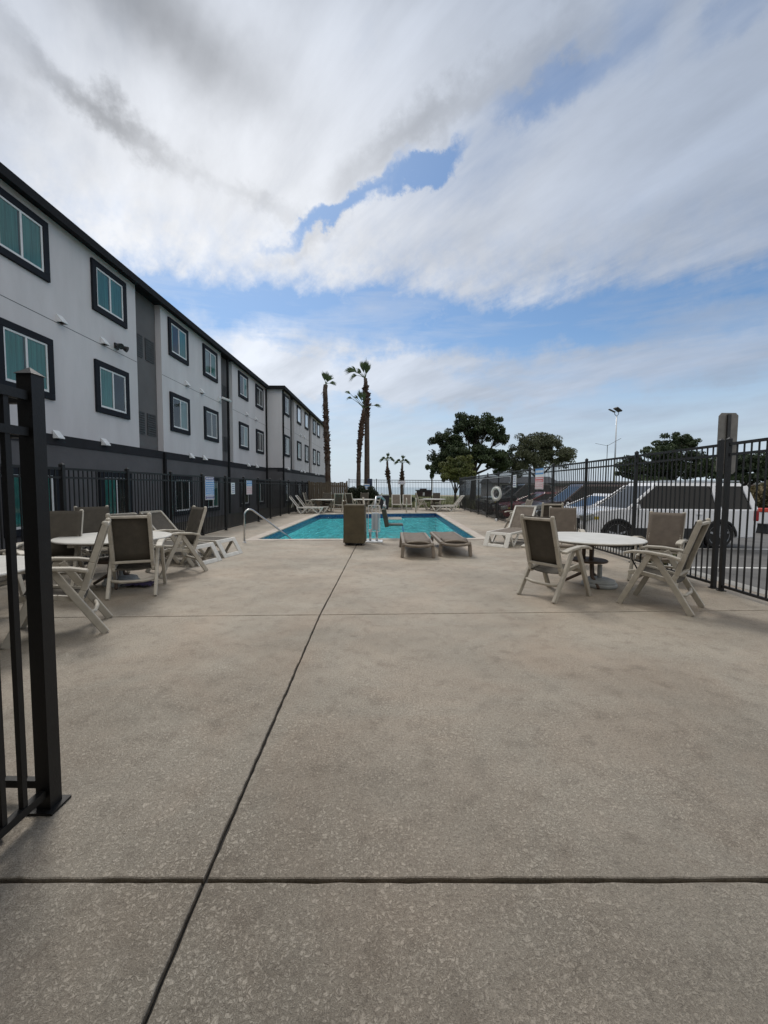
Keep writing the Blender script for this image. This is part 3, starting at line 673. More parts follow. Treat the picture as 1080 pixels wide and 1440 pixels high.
ch['group'] = G1; ch.scale = (1.05, 1.05, 1.07); ch.location = (2.29, 5.72, 0); ch.rotation_euler = (0, 0, face(.60, .42))
chl = make_chair('taupe sling armchair facing the camera behind the right-hand table, near the fence', 'slingl')
chl['group'] = G1; chl.scale = (1.05, 1.05, 1.05); chl.location = (4.38, 6.68, 0); chl.rotation_euler = (0, 0, face(-.72, -.70))
dup(ch, (3.50, 5.27, 0), face(-.50, .54), 'armchair seen from the side in front of the double fence post at right', G1)
dup(chl, (3.42, 8.1, 0), face(-.35, -1), 'armchair with tilted taupe back just behind the right-hand white table', G1)
dup(ch, (-3.37, 4.08, 0), face(-.85, -.52), 'armchair seen from the side right behind the near gate post', G1)
dup(ch, (-3.60, 5.68, 0), face(-.40, .92), 'armchair with its back to the camera at the left white table', G1)
dup(ch, (-3.72, 7.02, 0), face(-.66, -.75), 'armchair seen from the side between the left table and the tipped loungers', G1)
dup(ch, (-4.72, 5.60, 0), face(.35, -.93), 'dark armchair facing the camera between the two left tables', G1)
dup(ch, (-4.75, 4.55, 0), face(.9, -.4), 'armchair at the left photo edge behind the gate pickets', G1)
dup(ch, (-5.0, 6.9, 0), face(.75, -.65), 'armchair on the far left of the left white table by the fence', G1)
# right side beyond
dup(chl, (4.3, 13.9, 0), face(-1, .0), 'taupe armchair facing the pool beside the right fence below the pink sign', G1)
dup(ch, (4.12, 10.7, 0), face(.15, 1), 'dark brown armchair standing behind the white lounger by the right fence', G1)

def make_table(label, R_=.78, z=.73):
    t = thing('round_table', label, 'table')
    MB().lathe([(.04, z-.035), (R_-.06, z-.035), (R_-.012, z-.028), (R_, z-.014), (R_-.006, z-.004), (R_-.03, z), (.02, z+.001)], n=48).build('tabletop', 'tabletop', t)
    for k in range(3):
        a = 2*PI*k/3+.5; x, y = .075*math.cos(a), .075*math.sin(a)
        m = MB().tube([(x, y, z-.04), (x, y, .42), (x*1.5, y*1.5, .16), (x*4.6, y*4.6, .02)], [.034, .03, .028, .022], 8)
        m.build('leg', 'tleg', t, smooth=True)
    MB().lathe([(.05, .36), (.27, .36), (.28, .375), (.27, .39), (.05, .39)], n=28).build('shelf', 'tleg', t)
    MB().tube([(R_*.72*math.cos(2*PI*k/28), R_*.72*math.sin(2*PI*k/28), z-.055) for k in range(28)], .014, 6, True).build('support_ring', 'tleg', t, smooth=True)
    return t
G2 = 'round white tables'
tb = make_table('white round table on a brown pedestal beside the right fence'); tb['group'] = G2; tb.location = (3.10, 6.38, 0); tb.scale = (.97, 1.0, 1.02)
dup(tb, (-4.12, 6.02, 0), .6, 'white round table on the left in front of the ground floor windows', G2)
dup(tb, (-4.08, 3.55, 0), 1.2, 'white round table at the left photo edge behind the gate', G2)
for x_, y_, dx_, dy_, lb_ in ((-3.95, 25.1, 0, -1, 'small far armchair behind the far left table, facing the pool'), (-4.75, 24.3, 1, -.1, 'small far armchair left of the far left table'), (-3.15, 24.2, -.3, .9, 'small far armchair with its back to the pool, right of the far left table'),
        (-2.35, 24.9, .5, .9, 'small far armchair left of the table behind the covered cabinet'), (-.95, 25.4, -1, 0, 'small far armchair right of the table behind the covered cabinet'), (-1.7, 26.2, 0, -1, 'small far armchair behind the table at the far end, before the hedge bushes'),
        (2.05, 26.9, 1, .1, 'small far armchair left of the table by the far right loungers'), (3.1, 28.0, -.2, -1, 'small far armchair behind the table by the far right loungers')):
    dup(ch, (x_, y_, 0), face(dx_, dy_), lb_, G1)
dup(tb, (-4.0, 24.4, 0), .2, 'white table beyond the far left corner of the pool', G2)
dup(tb, (-1.75, 25.3, 0), .9, 'white table behind the brown covered cabinet at the far end', G2)
dup(tb, (2.85, 26.9, 0), .4, 'white table beside the far right loungers', G2)
# curved iron foot frame left of the fence-side chair
cf = MB()
for s in (-.10, .10):
    cf.tube([(3.62, 6.0+s, .66), (3.60, 6.0+s, .45), (3.68, 5.98+s, .30), (3.84, 5.95+s, .24), (3.98, 5.93+s, .32)], .012, 6)
tag(cf.build('curved_iron_brace', 'iron', smooth=True), 'thin curved black iron brace under the edge of the right-hand white table', 'table brace')
ub = thing('umbrella_base', 'round grey umbrella base with upright tube under the right-hand table', 'umbrella base', (3.22, 6.27, 0))
MB().lathe([(.235, 0), (.25, .02), (.25, .045), (.235, .06), (.22, .062), (.225, .075), (.215, .105), (.15, .125), (.05, .13)], n=32).build('base', 'ubase', ub)
MB().lathe([(.034, .125), (.034, .33), (.028, .331), (.026, .15)], n=16).build('tube', 'ubase', ub)
dup(ub, (-4.1, 6.1, 0), 0, 'round grey umbrella base under the left white table')
tw = MB(); r5 = random.Random(2)
vs = [(-.22+.44*i/9, -.14+.28*j/7, .012+.035*abs(math.sin(i*1.3+j*.9))+r5.uniform(0, .012)) for j in range(8) for i in range(10)]
tw.add(vs, [(j*10+i, j*10+i+1, (j+1)*10+i+1, (j+1)*10+i) for j in range(7) for i in range(9)])
o = tag(tw.build('towel', 'towel', smooth=True), 'crumpled dark purple cloth lying under the left white table', 'towel'); o.location = (-3.75, 6.0, 0)

# chaise lounges (almond sun lounger with resin Z-legs)
def make_lounger(label, back=55, sling='slingl', resin='resinw'):
    t = thing('sun_lounger', label, 'sun lounger')      # foot at -Y end, head toward +Y
    for s in (-1, 1):
        x = s*.30
        MB().bar((x, -.95, .33), (x, .45, .33), .045, .06).build('side_rail', resin, t, bevel=.012)
        for y0, sg in ((-.80, 1), (.30, -1)):
            m = MB(); m.bar((x, y0-.14*sg, .31), (x, y0+.06*sg, .0), .04, .06, (0, 1, 0)).bar((x, y0+.42*sg, .31), (x, y0+.10*sg, .02), .04, .055, (0, 1, 0))
            m.build('leg', resin, t, bevel=.008)
    b = MB()
    for y in (-.95, -.3, .44): b.bar((-.30, y, .33), (.30, y, .33), .05, .05)
    b.bar((-.28, -.76, .06), (.28, -.76, .06), .035, .035).bar((-.28, .26, .06), (.28, .26, .06), .035, .035)
    b.build('cross_rail', resin, t, bevel=.01)
    o = MB().box((0, -.25, .352), (.56, 1.38, .012)).build('seat_sling', sling, t)
    a = R(back); ca, sa = math.cos(a), math.sin(a); f = MB()
    for s in (-1, 1): f.bar((s*.29, .40, .35), (s*.29, .40+.78*ca, .35+.78*sa), .05, .05)
    f.bar((-.30, .40+.78*ca, .35+.78*sa), (.30, .40+.78*ca, .35+.78*sa), .055, .05)
    if back > 10:
        for s in (-1, 1): f.bar((s*.27, .40+.4*ca, .33+.4*sa), (s*.27, .62+.2*ca, .33), .025, .03)
    f.build('back_frame', resin, t, bevel=.01)
    MB().add([(x, .40+u*ca-.004*sa, .356+u*sa) for x, u in ((-.27, .02), (.27, .02), (.27, .77), (-.27, .77))], [(0, 1, 2, 3)]).build('back_sling', sling, t)
    return t
G3 = 'white framed sun loungers around the pool'
lg = make_lounger('white lounger with raised back, nearest of the pair by the far left pool corner', 52); lg['group'] = G3
lg.location = (-4.75, 22.75, 0); lg.rotation_euler = (0, 0, PI/2+.08)
dup(lg, (-4.6, 23.75, 0), PI/2+.05, 'white lounger with raised back, farther of the pair by the far left pool corner', G3)
dup(lg, (3.55, 25.75, 0), -PI/2-.05, 'white lounger with raised back, nearest of the pair at the far right corner', G3)
dup(lg, (3.9, 27.0, 0), -PI/2+.05, 'white lounger with raised back, farther of the pair at the far right corner', G3)
dup(lg, (.40, 28.3, 0), .02, 'lounger seen end-on beside the dark bin at the far end', G3)
dup(lg, (1.15, 28.45, 0), -.03, 'lounger seen end-on left of the small palm at the far end', G3)
dup(lg, (3.38, 11.25, 0), face(.62, .78), 'white lounger with a slotted foot panel by the right fence', G3)
lgd = make_lounger('white lounger', 45, 'sling', 'resin'); lgd['group'] = G3; lgd.location = (-4.62, 8.12, 0); lgd.rotation_euler = (0, 0, PI/2-.25); lgd['label'] = ('white lounger with slotted foot panel, nearest of the pair right of the left table')
dup(lgd, (-4.52, 8.98, 0), PI/2-.22, 'white lounger with slotted foot panel, farther of the pair right of the left table', G3)
def foot_panel(parent):
    m = MB()
    x0, x1 = -.335, .335
    def pan(z): return -1.16+.22*(z/.38)
    def q(xa, xb, za, zb):
        m.add([(xa, pan(za)-.02, za), (xb, pan(za)-.02, za), (xb, pan(zb)-.02, zb), (xa, pan(zb)-.02, zb), (xa, pan(za)+.02, za), (xb, pan(za)+.02, za), (xb, pan(zb)+.02, zb), (xa, pan(zb)+.02, zb)],
              [(0, 1, 2, 3), (7, 6, 5, 4), (0, 4, 5, 1), (1, 5, 6, 2), (2, 6, 7, 3), (3, 7, 4, 0)])
    q(x0, x0+.12, 0, .36); q(x1-.12, x1, 0, .36); q(x0+.12, x1-.12, 0, .07); q(x0+.12, x1-.12, .29, .36)
    m.build('foot_panel', 'resinw', parent, bevel=.012)
for o in list(bpy.data.objects):
    if o.name.startswith('sun_lounger') and 'slotted foot panel' in o.get('label', ''): foot_panel(o)

# the two dark wicker-look loungers near the pool edge
def make_flat(label):
    t = thing('pool_lounger', label, 'sun lounger')
    n = 14; hw = .325; L_ = 2.0; vs = []; s_ = MB()
    for j in range(n+1):
        v = j/n
        for i in range(7):
            u = i/6; vs.append((-.27+.54*u, v*L_, .335-.015*math.sin(PI*u)+(.05*math.sin(PI*min(1, v/.25)) if v < .25 else 0)))
    s_.add(vs, [(j*7+i, j*7+i+1, (j+1)*7+i+1, (j+1)*7+i) for j in range(n) for i in range(6)])
    o = s_.build('seat', 'slingl', t, smooth=True); m_ = o.modifiers.new('s', 'SOLIDIFY'); m_.thickness = .045
    for s in (-1, 1): MB().bar((s*.30, -.02, .285), (s*.30, L_, .285), .075, .085).build('side_rail', 'slw', t, bevel=.02)
    MB().tube([(-.29, .03, .30), (-.15, .0, .34), (0, -.01, .35), (.15, .0, .34), (.29, .03, .30)], .024, 8).build('grip_bar', 'slw', t, smooth=True); MB().bar((-.26, L_, .285), (.26, L_, .285), .06, .05).build('cross_rail', 'slw', t, bevel=.01)
    m = MB(); m.tube([(-.31, 0, .285), (-.2, -.045, .265), (0, -.07, .255), (.2, -.045, .265), (.31, 0, .285)], .032, 10)
    m.build('end_rim', 'slw', t, smooth=True)
    for s in (-1, 1):
        for y in (.06, 1.6):
            MB().bar((s*.315, y, .27), (s*.335, y-.02, 0), .07, .09, (0, 1, 0)).build('leg', 'slw', t, bevel=.012)
    return t
MT['slw'] = mat('taupe_frame', (.25, .21, .17), .6, var=.2, vs=12, bump=.3, bs=120)
fl1 = make_flat('low taupe lounger lying flat at the pool edge, left of the pair'); fl1.location = (.59, 8.62, 0); fl1['group'] = 'flat taupe loungers at the near pool edge'
dup(fl1, (1.42, 8.84, 0), .02, 'low taupe lounger lying flat at the pool edge, right of the pair', fl1['group'])

# ------------------------------------------------------------------ pool equipment
cv = thing('covered_cabinet', 'tall box under a brown fabric cover standing on the near pool edge', 'covered box', (-.93, 10.62, 0))
m = MB(); m.b2(-.27, .27, -.28, .28, .10, 1.045); o = m.build('cover', 'cover', cv, bevel=.03, seg=3)
m = MB(); r6 = random.Random(4); hem = []
for k in range(32):
    a = 2*PI*k/32; x = .285*max(-1, min(1, 1.35*math.cos(a))); y = .295*max(-1, min(1, 1.35*math.sin(a))); hem.append((x+r6.uniform(-.012, .012), y+r6.uniform(-.012, .012)))
n = 32; m.add([(x*.985, y*.985, .30) for x, y in hem]+[(x, y, .075+r6.uniform(-.015, .015)) for x, y in hem], [(k, (k+1) % n, n+(k+1) % n, n+k) for k in range(n)])
o = m.build('hem', 'cover', cv, smooth=True); 
MB().b2(-.24, .24, -.25, .25, .045, .10).build('base', 'blackp', cv)
MB().b2(-.275, .275, -.285, .285, .99, 1.00).build('seam', 'cover', cv, bevel=.004)
for sx in (-1, 1):
    for sy in (-1, 1): MB().tube([(sx*.19-.015, sy*.20, .03), (sx*.19+.015, sy*.20, .03)], .028, 12).build('caster', 'blackp', cv)
lf = thing('pool_lift', 'grey metal pool lift with mast, seat and foot rest hanging over the water', 'pool lift', (-.45, 11.1, 0))
MB().b2(-.22, .24, -.20, .22, .002, .035).build('base_plate', 'white', lf, bevel=.01)
MB().b2(-.05, .13, -.08, .08, .34, .80).build('battery_housing', 'ltblue', lf, bevel=.02, seg=2)
m = MB()
for x in (-.15, -.05, .06, .16): m.bar((x, -.105, .30), (x, -.105, 1.0), .018, .018, (0, 1, 0))
m.bar((-.16, -.105, .30), (.17, -.105, .30), .02, .02).bar((-.16, -.105, 1.0), (.17, -.105, 1.0), .02, .02)
m.build('housing_rib', 'white', lf)
m = MB()
for x in (-.10, .08): m.tube([(x, 0, .03), (x, 0, .35)], .035, 10)
m.build('column', 'alu', lf, smooth=True)
MB().tube([(-.22, .02, .1), (-.24, .02, .8), (-.30, .02, 1.22)], .026, 8).build('mast', 'resin', lf, smooth=True)
MB().tube([(.0, .05, .95), (.05, .3, 1.22), (.18, .75, 1.22), (.27, .95, 1.12)], .03, 8).build('arm', 'alu', lf, smooth=True)
MB().tube([(.27, .95, 1.12), (.27, .95, .55)], .028, 8).build('hanger', 'alu', lf, smooth=True)
MB().lathe([(.03, -.06), (.055, -.03), (.055, .03), (.03, .06)], (.27, .93, .93), 12).build('cap', 'alu', lf, smooth=True)
MT['olive'] = mat('olive_plastic', (.05, .058, .042), .5, var=.2)
MB().box((.30, .95, .60), (.13, .42, .54), (0, -.20, 0)).build('backrest', 'olive', lf, bevel=.025)
MB().box((.58, .95, .40), (.48, .42, .05), (0, 0, 0)).build('seat', 'olive', lf, bevel=.02)
for s in (-1, 1): MB().bar((.38, .95+s*.23, .58), (.78, .95+s*.23, .58), .035, .04).build('armrest', 'resinw', lf, bevel=.008)
MB().bar((.80, .80, .38), (.86, .80, .08), .03, .03).bar((.80, 1.10, .38), (.86, 1.10, .08), .03, .03).build('leg_rest', 'signb', lf)
MB().box((.86, .95, .06), (.18, .36, .03)).build('foot_rest', 'signb', lf, bevel=.01)
hr = thing('handrail', 'bent stainless steel handrail going down into the near left pool corner', 'handrail', (-3.9, 10.8, 0))
def arc(c, r, a0, a1, dirx, n=8): return [(c[0]+dirx[0]*r*math.cos(a), c[1]+dirx[1]*r*math.cos(a), c[2]+r*math.sin(a)) for a in [a0+(a1-a0)*i/n for i in range(n+1)]]
u = Vector((1.05, 1.10, 0)).normalized()
pts = [(0, 0, 0), (0, 0, .70)]+arc((.16*u.x, .16*u.y, .72), .16, PI, PI*.32, (u.x, u.y))+[(1.28*u.x, 1.28*u.y, .10), (1.55*u.x, 1.55*u.y, -.12), (1.60*u.x, 1.60*u.y, -.45)]
MB().tube(pts, .024, 12).build('rail', 'steel', hr, smooth=True)
MB().lathe([(.055, .0), (.055, .008), (.03, .022)], n=16).build('escutcheon', 'steel', hr)
ld = thing('pool_ladder', 'pair of pale grab rails of the ladder at the far pool edge', 'pool ladder', (1.22, 24.05, 0))
for s in (-1, 1): MB().tube([(s*.28, .45, 0), (s*.28, .45, .62)]+arc((s*.28, .22, .62), .23, 0, PI, (0, 1))+[(s*.28, -.01, -.8)], .028, 8).build('grab_rail', 'resin', ld, smooth=True)
m = MB()
for z in (-.3, -.6): m.b2(-.28, .28, -.06, .06, z-.02, z+.02)
m.build('step', 'resinw', ld)
# hook pole on the right fence, life ring
hp = thing('hook_pole', 'long pale pole hanging level along the right fence', 'reaching pole', (4.80, 24, 1.95))
MB().tube([(0, -7.2, .02), (0, 3.5, -.02)], .008, 8).build('pole', 'hook', hp, smooth=True)
MB().tube([(0, -7.2, .02), (0, -7.45, .0), (0, -7.5, -.15), (0, -7.4, -.27), (0, -7.25, -.25)], .006, 6).build('hook', 'hook', hp, smooth=True)
lr = thing('life_ring', 'white life ring hanging on the right fence', 'life ring', (4.70, 18.3, 1.24), .5)
MB().tube([(0, .25*math.cos(2*PI*k/28), .25*math.sin(2*PI*k/28)) for k in range(28)], .052, 12, True).build('ring', 'rope', lr, smooth=True)
MB().tube([(0, .33*math.cos(2*PI*k/28)*(1+.05*math.sin(4*2*PI*k/28)), .33*math.sin(2*PI*k/28)) for k in range(28)], .009, 6, True).build('rope', 'rope', lr, smooth=True)
pst = thing('slim_stand', 'slim dark stand with white foot below the life ring', 'stand', (4.72, 18.3, 0))
MB().tube([(0, 0, .12), (0, 0, .95)], .02, 8).build('pole', 'iron', pst); MB().lathe([(.05, 0), (.05, .1), (.03, .13)], n=12).build('foot', 'white', pst)
bn = thing('trash_bin', 'dark square bin standing at the far end beside the small palm', 'bin', (-.45, 27.6, 0))
MB().add([(a*.30, b*.30, 0) for a, b in ((-1, -1), (1, -1), (1, 1), (-1, 1))]+[(a*.37, b*.37, .88) for a, b in ((-1, -1), (1, -1), (1, 1), (-1, 1))], [(0, 1, 5, 4), (1, 2, 6, 5), (2, 3, 7, 6), (3, 0, 4, 7), (3, 2, 1, 0), (4, 5, 6, 7)]).build('body', 'bin', bn, bevel=.02)
MB().b2(-.39, .39, -.39, .39, .882, .95).build('lid', 'bin', bn, bevel=.03)
# ------------------------------------------------------------------ signs on the fences
def fence_sign(label, X, y, w_, z0, z1, rows, s=1, cat='sign'):
    t = thing('pool_sign', label, cat, (X, y, (z0+z1)/2)); h = z1-z0
    MB().b2(-.004, .004, -w_/2, w_/2, -h/2, h/2).build('board', 'signw', t, bevel=.01)
    for (a, b, m_, ntext) in rows:     # fractions of the height from the top
        za, zb = h/2-a*h, h/2-b*h
        p = MB().b2(s*.0045, s*.0065, -w_/2+.015, w_/2-.015, zb, za).build('panel', m_, t)
        if ntext:
            q = MB(); rr = random.Random(int(a*100)+5)
            for k in range(ntext):
                z = za+(zb-za)*(k+.5)/ntext; hh = abs(zb-za)/ntext*.22; x = -w_/2+.05+rr.uniform(0, .03)
                while x < w_/2-.06:
                    ww = rr.uniform(.03, .09); q.b2(s*.0068, s*.0080, x, min(x+ww, w_/2-.05), z-hh, z+hh); x += ww+.016
            q.build('lettering', 'signw' if m_ in ('signb', 'signr', 'signd', 'signp') else 'signd', p)
    return t
fence_sign('tall blue and white rules sign on the left fence', -5.54, 12.45, .62, 1.08, 1.78, [(.02, .14, 'signd', 1), (.16, .80, 'signb', 7), (.83, .97, 'signd', 2)])
fence_sign('small plain white notice on the left fence between two blue signs', -5.54, 14.3, .34, 1.22, 1.62, [(.1, .9, 'signw', 5)])
fence_sign('blue and cream sign on the left fence, farthest of the three signs', -5.54, 15.95, .62, 1.18, 1.72, [(.02, .36, 'signb', 2), (.40, .97, 'signp', 4)])
fence_sign('sign with blue head and red lower half on the right fence', 4.84, 13.45, .75, 1.46, 2.13, [(.0, .28, 'signb', 1), (.30, .42, 'signw', 0), (.42, .66, 'signr', 2), (.70, .97, 'signp', 3)], -1)
fence_sign('small white notice on the right fence beyond the red sign', 4.84, 16.1, .42, 1.52, 2.0, [(.06, .94, 'signw', 5)], -1)
fence_sign('small white notice with blue mark on the far fence beside the tall palms', -1.72, 29.33, .40, 1.30, 1.72, [(.2, .8, 'signb', 1)], -1).rotation_euler = (0, 0, PI/2)
fence_sign('small white notice on the far fence in front of the second small palm', .78, 29.33, .52, 1.70, 1.95, [(.2, .8, 'signw', 2)], -1).rotation_euler = (0, 0, PI/2)
bp_ = thing('blue_panel', 'dark blue upright panel beside the tall palm trunk', 'panel', (-1.45, 29.9, 0))
MB().b2(-.25, .10, -.03, .03, .6, 2.10).build('board', 'blueplas', bp_, bevel=.01); MB().b2(-.02, .04, .03, .08, 0, 2.0).build('post', 'iron2', bp_)
# ------------------------------------------------------------------ street signs and lamps
sp = thing('parking_sign', 'back of a tall metal sign on a post behind the right fence', 'sign', (6.43, 8.0, -.11))
m = MB(); w2, hh = .185, .42
poly = [(-w2, 1.9+.05), (-w2, 3.05-.05), (-w2+.05, 3.06), (w2-.05, 3.06), (w2, 3.01), (w2, 1.95), (w2-.05, 1.9), (-w2+.05, 1.9)]
m.prism(poly, 'y', -.004, .004); m.build('board', 'signbk', sp)
MB().b2(-.03, .03, -.035, -.006, 0, 3.03).build('post', 'iron2', sp)
def lamp(label, x, y, h, head, tilt):
    t = thing('street_lamp', label, 'street lamp', (x, y, -.1))
    MB().tube([(0, 0, 0), (0, 0, h*.6), (0, 0, h)], [h*.011, h*.009, h*.006], 8).build('pole', 'alu', t, smooth=True)
    m = MB().tube([(0, 0, h), (-.35*head, 0, h+.35*head), (-.38*head, 0, h+.75*head)], .05*head, 6).tube([(0, 0, h), (.30*head, 0, h+.35*head), (.33*head, 0, h+.85*head)], .05*head, 6); m.build('bracket', 'iron2', t)
    MB().box((-.85*head, 0, h+.95*head), (1.2*head, .5*head, .12*head), (0, .45, 0)).build('lamp_head', 'blackp', t, bevel=.02)
    MB().box((.15*head, 0, h+1.15*head), (1.15*head, 1.0*head, .22*head), (0, .55, .2)).build('lamp_head', 'blackp', t, bevel=.02)
    return t
lamp('tall street lamp with two tilted heads above the right fence', 31.3, 58, 11.6, .8, 0)
lamp('distant lamp pole at the left edge of the big oak', 9.3, 92, 9.0, .7, 0)
wl = thing('utility_pole', 'thin distant mast with slanted arm left of the right-hand oak', 'mast', (22.9, 44, -.1))
MB().tube([(0, 0, 0), (0, 0, 6.2)], .03, 6).build('pole', 'iron2', wl); MB().tube([(0, 0, 6.1), (1.4, 0, 6.9)], .02, 6).tube([(0, 0, 6.1), (-1.3, 0, 6.35)], .015, 6).build('arm', 'iron2', wl)

# ------------------------------------------------------------------ vehicles
def car(label, loc, rz, paint, L_=4.6, H=1.68, W_=1.84, kind='suv', wb=2.72, clad=True, fo=.88):
    t = thing('parked_car', label, 'car', loc, rz)       # +Y is forward, nose at y=+L/2
    ra = .37; yf = L_/2-fo; yr = yf-wb; nose = L_/2; tail = -L_/2
    def arch(c): return [(c+ra*1.12*math.cos(a), .34+ra*1.12*math.sin(a)) for a in [PI-PI*i/8 for i in range(9)]][::1]
    hood = {'suv': 1.08, 'sedan': .92, 'pickup': 1.12}[kind]; belt = {'suv': 1.07, 'sedan': .94, 'pickup': 1.12}[kind]
    z0 = .30 if kind != 'sedan' else .22
    aR = [(yr-ra*1.12, z0)]+[(yr+ra*1.12*math.cos(a), .34+ra*1.12*math.sin(a)) for a in [PI-PI*i/8 for i in range(9)]]+[(yr+ra*1.12, z0)]
    aF = [(yf-ra*1.12, z0)]+[(yf+ra*1.12*math.cos(a), .34+ra*1.12*math.sin(a)) for a in [PI-PI*i/8 for i in range(9)]]+[(yf+ra*1.12, z0)]
    top = [(nose-.02, .45), (nose, .62), (nose-.08, hood-.22), (nose-.35, hood-.07), (nose-1.05, hood), (nose-1.2, belt)]
    tl = {'suv': [(tail+.02, belt), (tail, .62), (tail+.04, .42)], 'sedan': [(tail+.55, belt+.02), (tail+.05, belt-.02), (tail, .6), (tail+.05, .35)], 'pickup': [(tail, belt), (tail, .55), (tail+.03, .45)]}[kind]
    poly = [(tail+.06, z0)]+aR+aF+[(nose-.10, z0)]+top+tl
    MB().prism(poly, 'x', -W_/2, W_/2).build('body', paint, t, bevel=.075, seg=4)
    # greenhouse (glass) and roof
    wy = nose-1.15; gr = {'suv': (wy, wy-.80, tail+.24, tail+.06), 'sedan': (wy, wy-.85, tail+1.25, tail+.6), 'pickup': (wy, wy-.75, tail+2.05, tail+1.85)}[kind]
    a, b = W_/2-.05, W_/2-.24; zt = H-.09
    gv = [(-a, gr[0], belt-.02), (a, gr[0], belt-.02), (b, gr[1], zt), (-b, gr[1], zt), (-a, gr[3], belt-.02), (a, gr[3], belt-.02), (b, gr[2], zt), (-b, gr[2], zt)]
    MB().add(gv, [(5, 4, 7, 6), (1, 5, 6, 2), (4, 0, 3, 7), (3, 2, 6, 7)]).build('window_glass', 'carglass', t)
    MB().add(gv[:4], [(0, 1, 2, 3)]).build('windscreen', 'windscreen', t)
    rfv = MB(); rfv.add([(-b-.01, gr[1]+.02, zt-.02), (b+.01, gr[1]+.02, zt-.02), (b+.01, gr[2]-.03, zt-.02), (-b-.01, gr[2]-.03, zt-.02), (-b+.06, gr[1]-.08, H), (b-.06, gr[1]-.08, H), (b-.06, gr[2]+.05, H), (-b+.06, gr[2]+.05, H)], [(4, 5, 6, 7), (0, 1, 5, 4), (1, 2, 6, 5), (2, 3, 7, 6), (3, 0, 4, 7), (3, 2, 1, 0)])
    for s in (-1, 1):
        rfv.bar((s*(a+.005), gr[0]+.0, belt-.02), (s*(b+.012), gr[1], zt), .05, .07, (0, 1, 0))
        rfv.bar((s*(a+.005), gr[3], belt-.02), (s*(b+.012), gr[2], zt), .05, .16 if kind == 'suv' else .10, (0, 1, 0))
        ym = (gr[1]+gr[2])/2+(.55 if kind == 'suv' else .1)
        if kind == 'suv': rfv.bar((s*(a+.005), gr[3]+.95, belt-.02), (s*(b+.012), gr[2]+.85, zt), .045, .13, (0, 1, 0))
        else: rfv.bar((s*(a+.004), ym, belt), (s*(b+.01), ym-.1, zt), .04, .07, (0, 1, 0))
    rfv.build('roof', paint, t, bevel=.015)
    if kind == 'suv':
        for s in (-1, 1): MB().bar((s*(b-.04), gr[1]-.15, H+.05), (s*(b-.04), gr[2]+.1, H+.05), .03, .03).build('roof_rail', 'blackp' if paint != 'cwhite' else 'alu', t)
    for s in (-1, 1):
        for y in (yf, yr):
            wh = MB().lathe([(ra-.08, -.10), (ra-.02, -.10), (ra, -.07), (ra, .07), (ra-.02, .10), (ra-.09, .10)], n=28).build('wheel', 'rubber', t, smooth=False)
            wh.matrix_local = Matrix.Translation((s*(W_/2-.12), y, ra-.0)) @ Matrix.Rotation(s*PI/2, 4, 'Y')
            rm = MB().lathe([(.24, .075), (.28, .102), (.265, .098), (.22, .085), (.06, .09), (.04, .105)], n=20)
            rm.build('rim', 'rim', wh)
            sp_ = MB()
            for k in range(5): q = 2*PI*k/5; sp_.bar((.05*math.cos(q), .05*math.sin(q), .098), (.25*math.cos(q), .25*math.sin(q), .098), .05, .02)
            sp_.build('spokes', 'rim', wh)
        MB().bar((s*(W_/2+.02), wy-.15, belt+.03), (s*(W_/2+.17), wy-.17, belt+.08), .10, .14).build('mirror', paint, t, bevel=.03)
        MB().box((s*(W_/2-.13), nose-.10, hood-.25), (.36, .26, .16), (R(-15), 0, 0)).build('headlight', 'lens', t, bevel=.03)
        MB().box((s*(W_/2-.045), nose-.30, hood-.27), (.10, .16, .09)).build('indicator', 'yellens', t, bevel=.01)
        MB().box((s*(W_/2-.07), tail+.06, belt-.17), (.16, .16, .30)).build('tail_light', 'redlens', t, bevel=.03)
        sm = MB()
        for y in (wy-.25, wy-1.15, wy-2.0):
            if y > gr[3]+.1: sm.b2(s*(W_/2-.001), s*(W_/2+.003), y-.009, y+.009, .50, belt-.03)
        sm.build('door_seam', 'blackp', t)
        for y in (wy-1.02, wy-1.88):
            if y > gr[3]+.1: MB().b2(s*(W_/2), s*(W_/2+.03), y-.08, y+.08, belt-.16, belt-.12).build('door_handle', paint, t, bevel=.008)
        if clad:
            c_ = MB(); c_.b2(s*(W_/2-.01), s*(W_/2+.015), yr+ra*1.2, yf-ra*1.2, .28, .55)
            for yc in (yf, yr): c_.tube([(s*(W_/2+.002), yc+ra*1.17*math.cos(q), .34+ra*1.17*math.sin(q)) for q in [PI*i/10 for i in range(11)]], .035, 6)
            c_.build('lower_cladding', 'blackp', t)
    gm = MB(); gm.b2(-.55, .55, nose-.03, nose+.012, .50, .78).b2(-.8, .8, nose-.05, nose+.02, .26, .40); gm.build('grille', 'blackp', t, bevel=.01)
    MB().b2(-W_/2+.08, W_/2-.08, tail-.02, tail+.1, .32, .50).build('rear_bumper', 'blackp', t, bevel=.03)
    return t
G4 = 'cars parked nose-in along the right fence'
LEFT = PI/2
car('white sport utility car parked nose-in behind the right-hand table and chairs', (7.55, 12.0, -.11), LEFT, 'cwhite', L_=4.6, H=1.78)['group'] = G4
car('white sedan parked just beyond the white sport utility car', (7.9, 14.9, -.11), LEFT, 'cwhite', L_=4.7, H=1.42, kind='sedan', clad=False)['group'] = G4
car('dark maroon sport utility car with black roof parked beyond the white sedan', (8.3, 17.7, -.11), LEFT, 'cmaroon', L_=4.7, H=1.78)['group'] = G4
car('bright red sedan parked among dark cars behind the right fence', (7.6, 20.3, -.11), LEFT, 'cred', L_=4.6, H=1.42, kind='sedan', clad=False)['group'] = G4
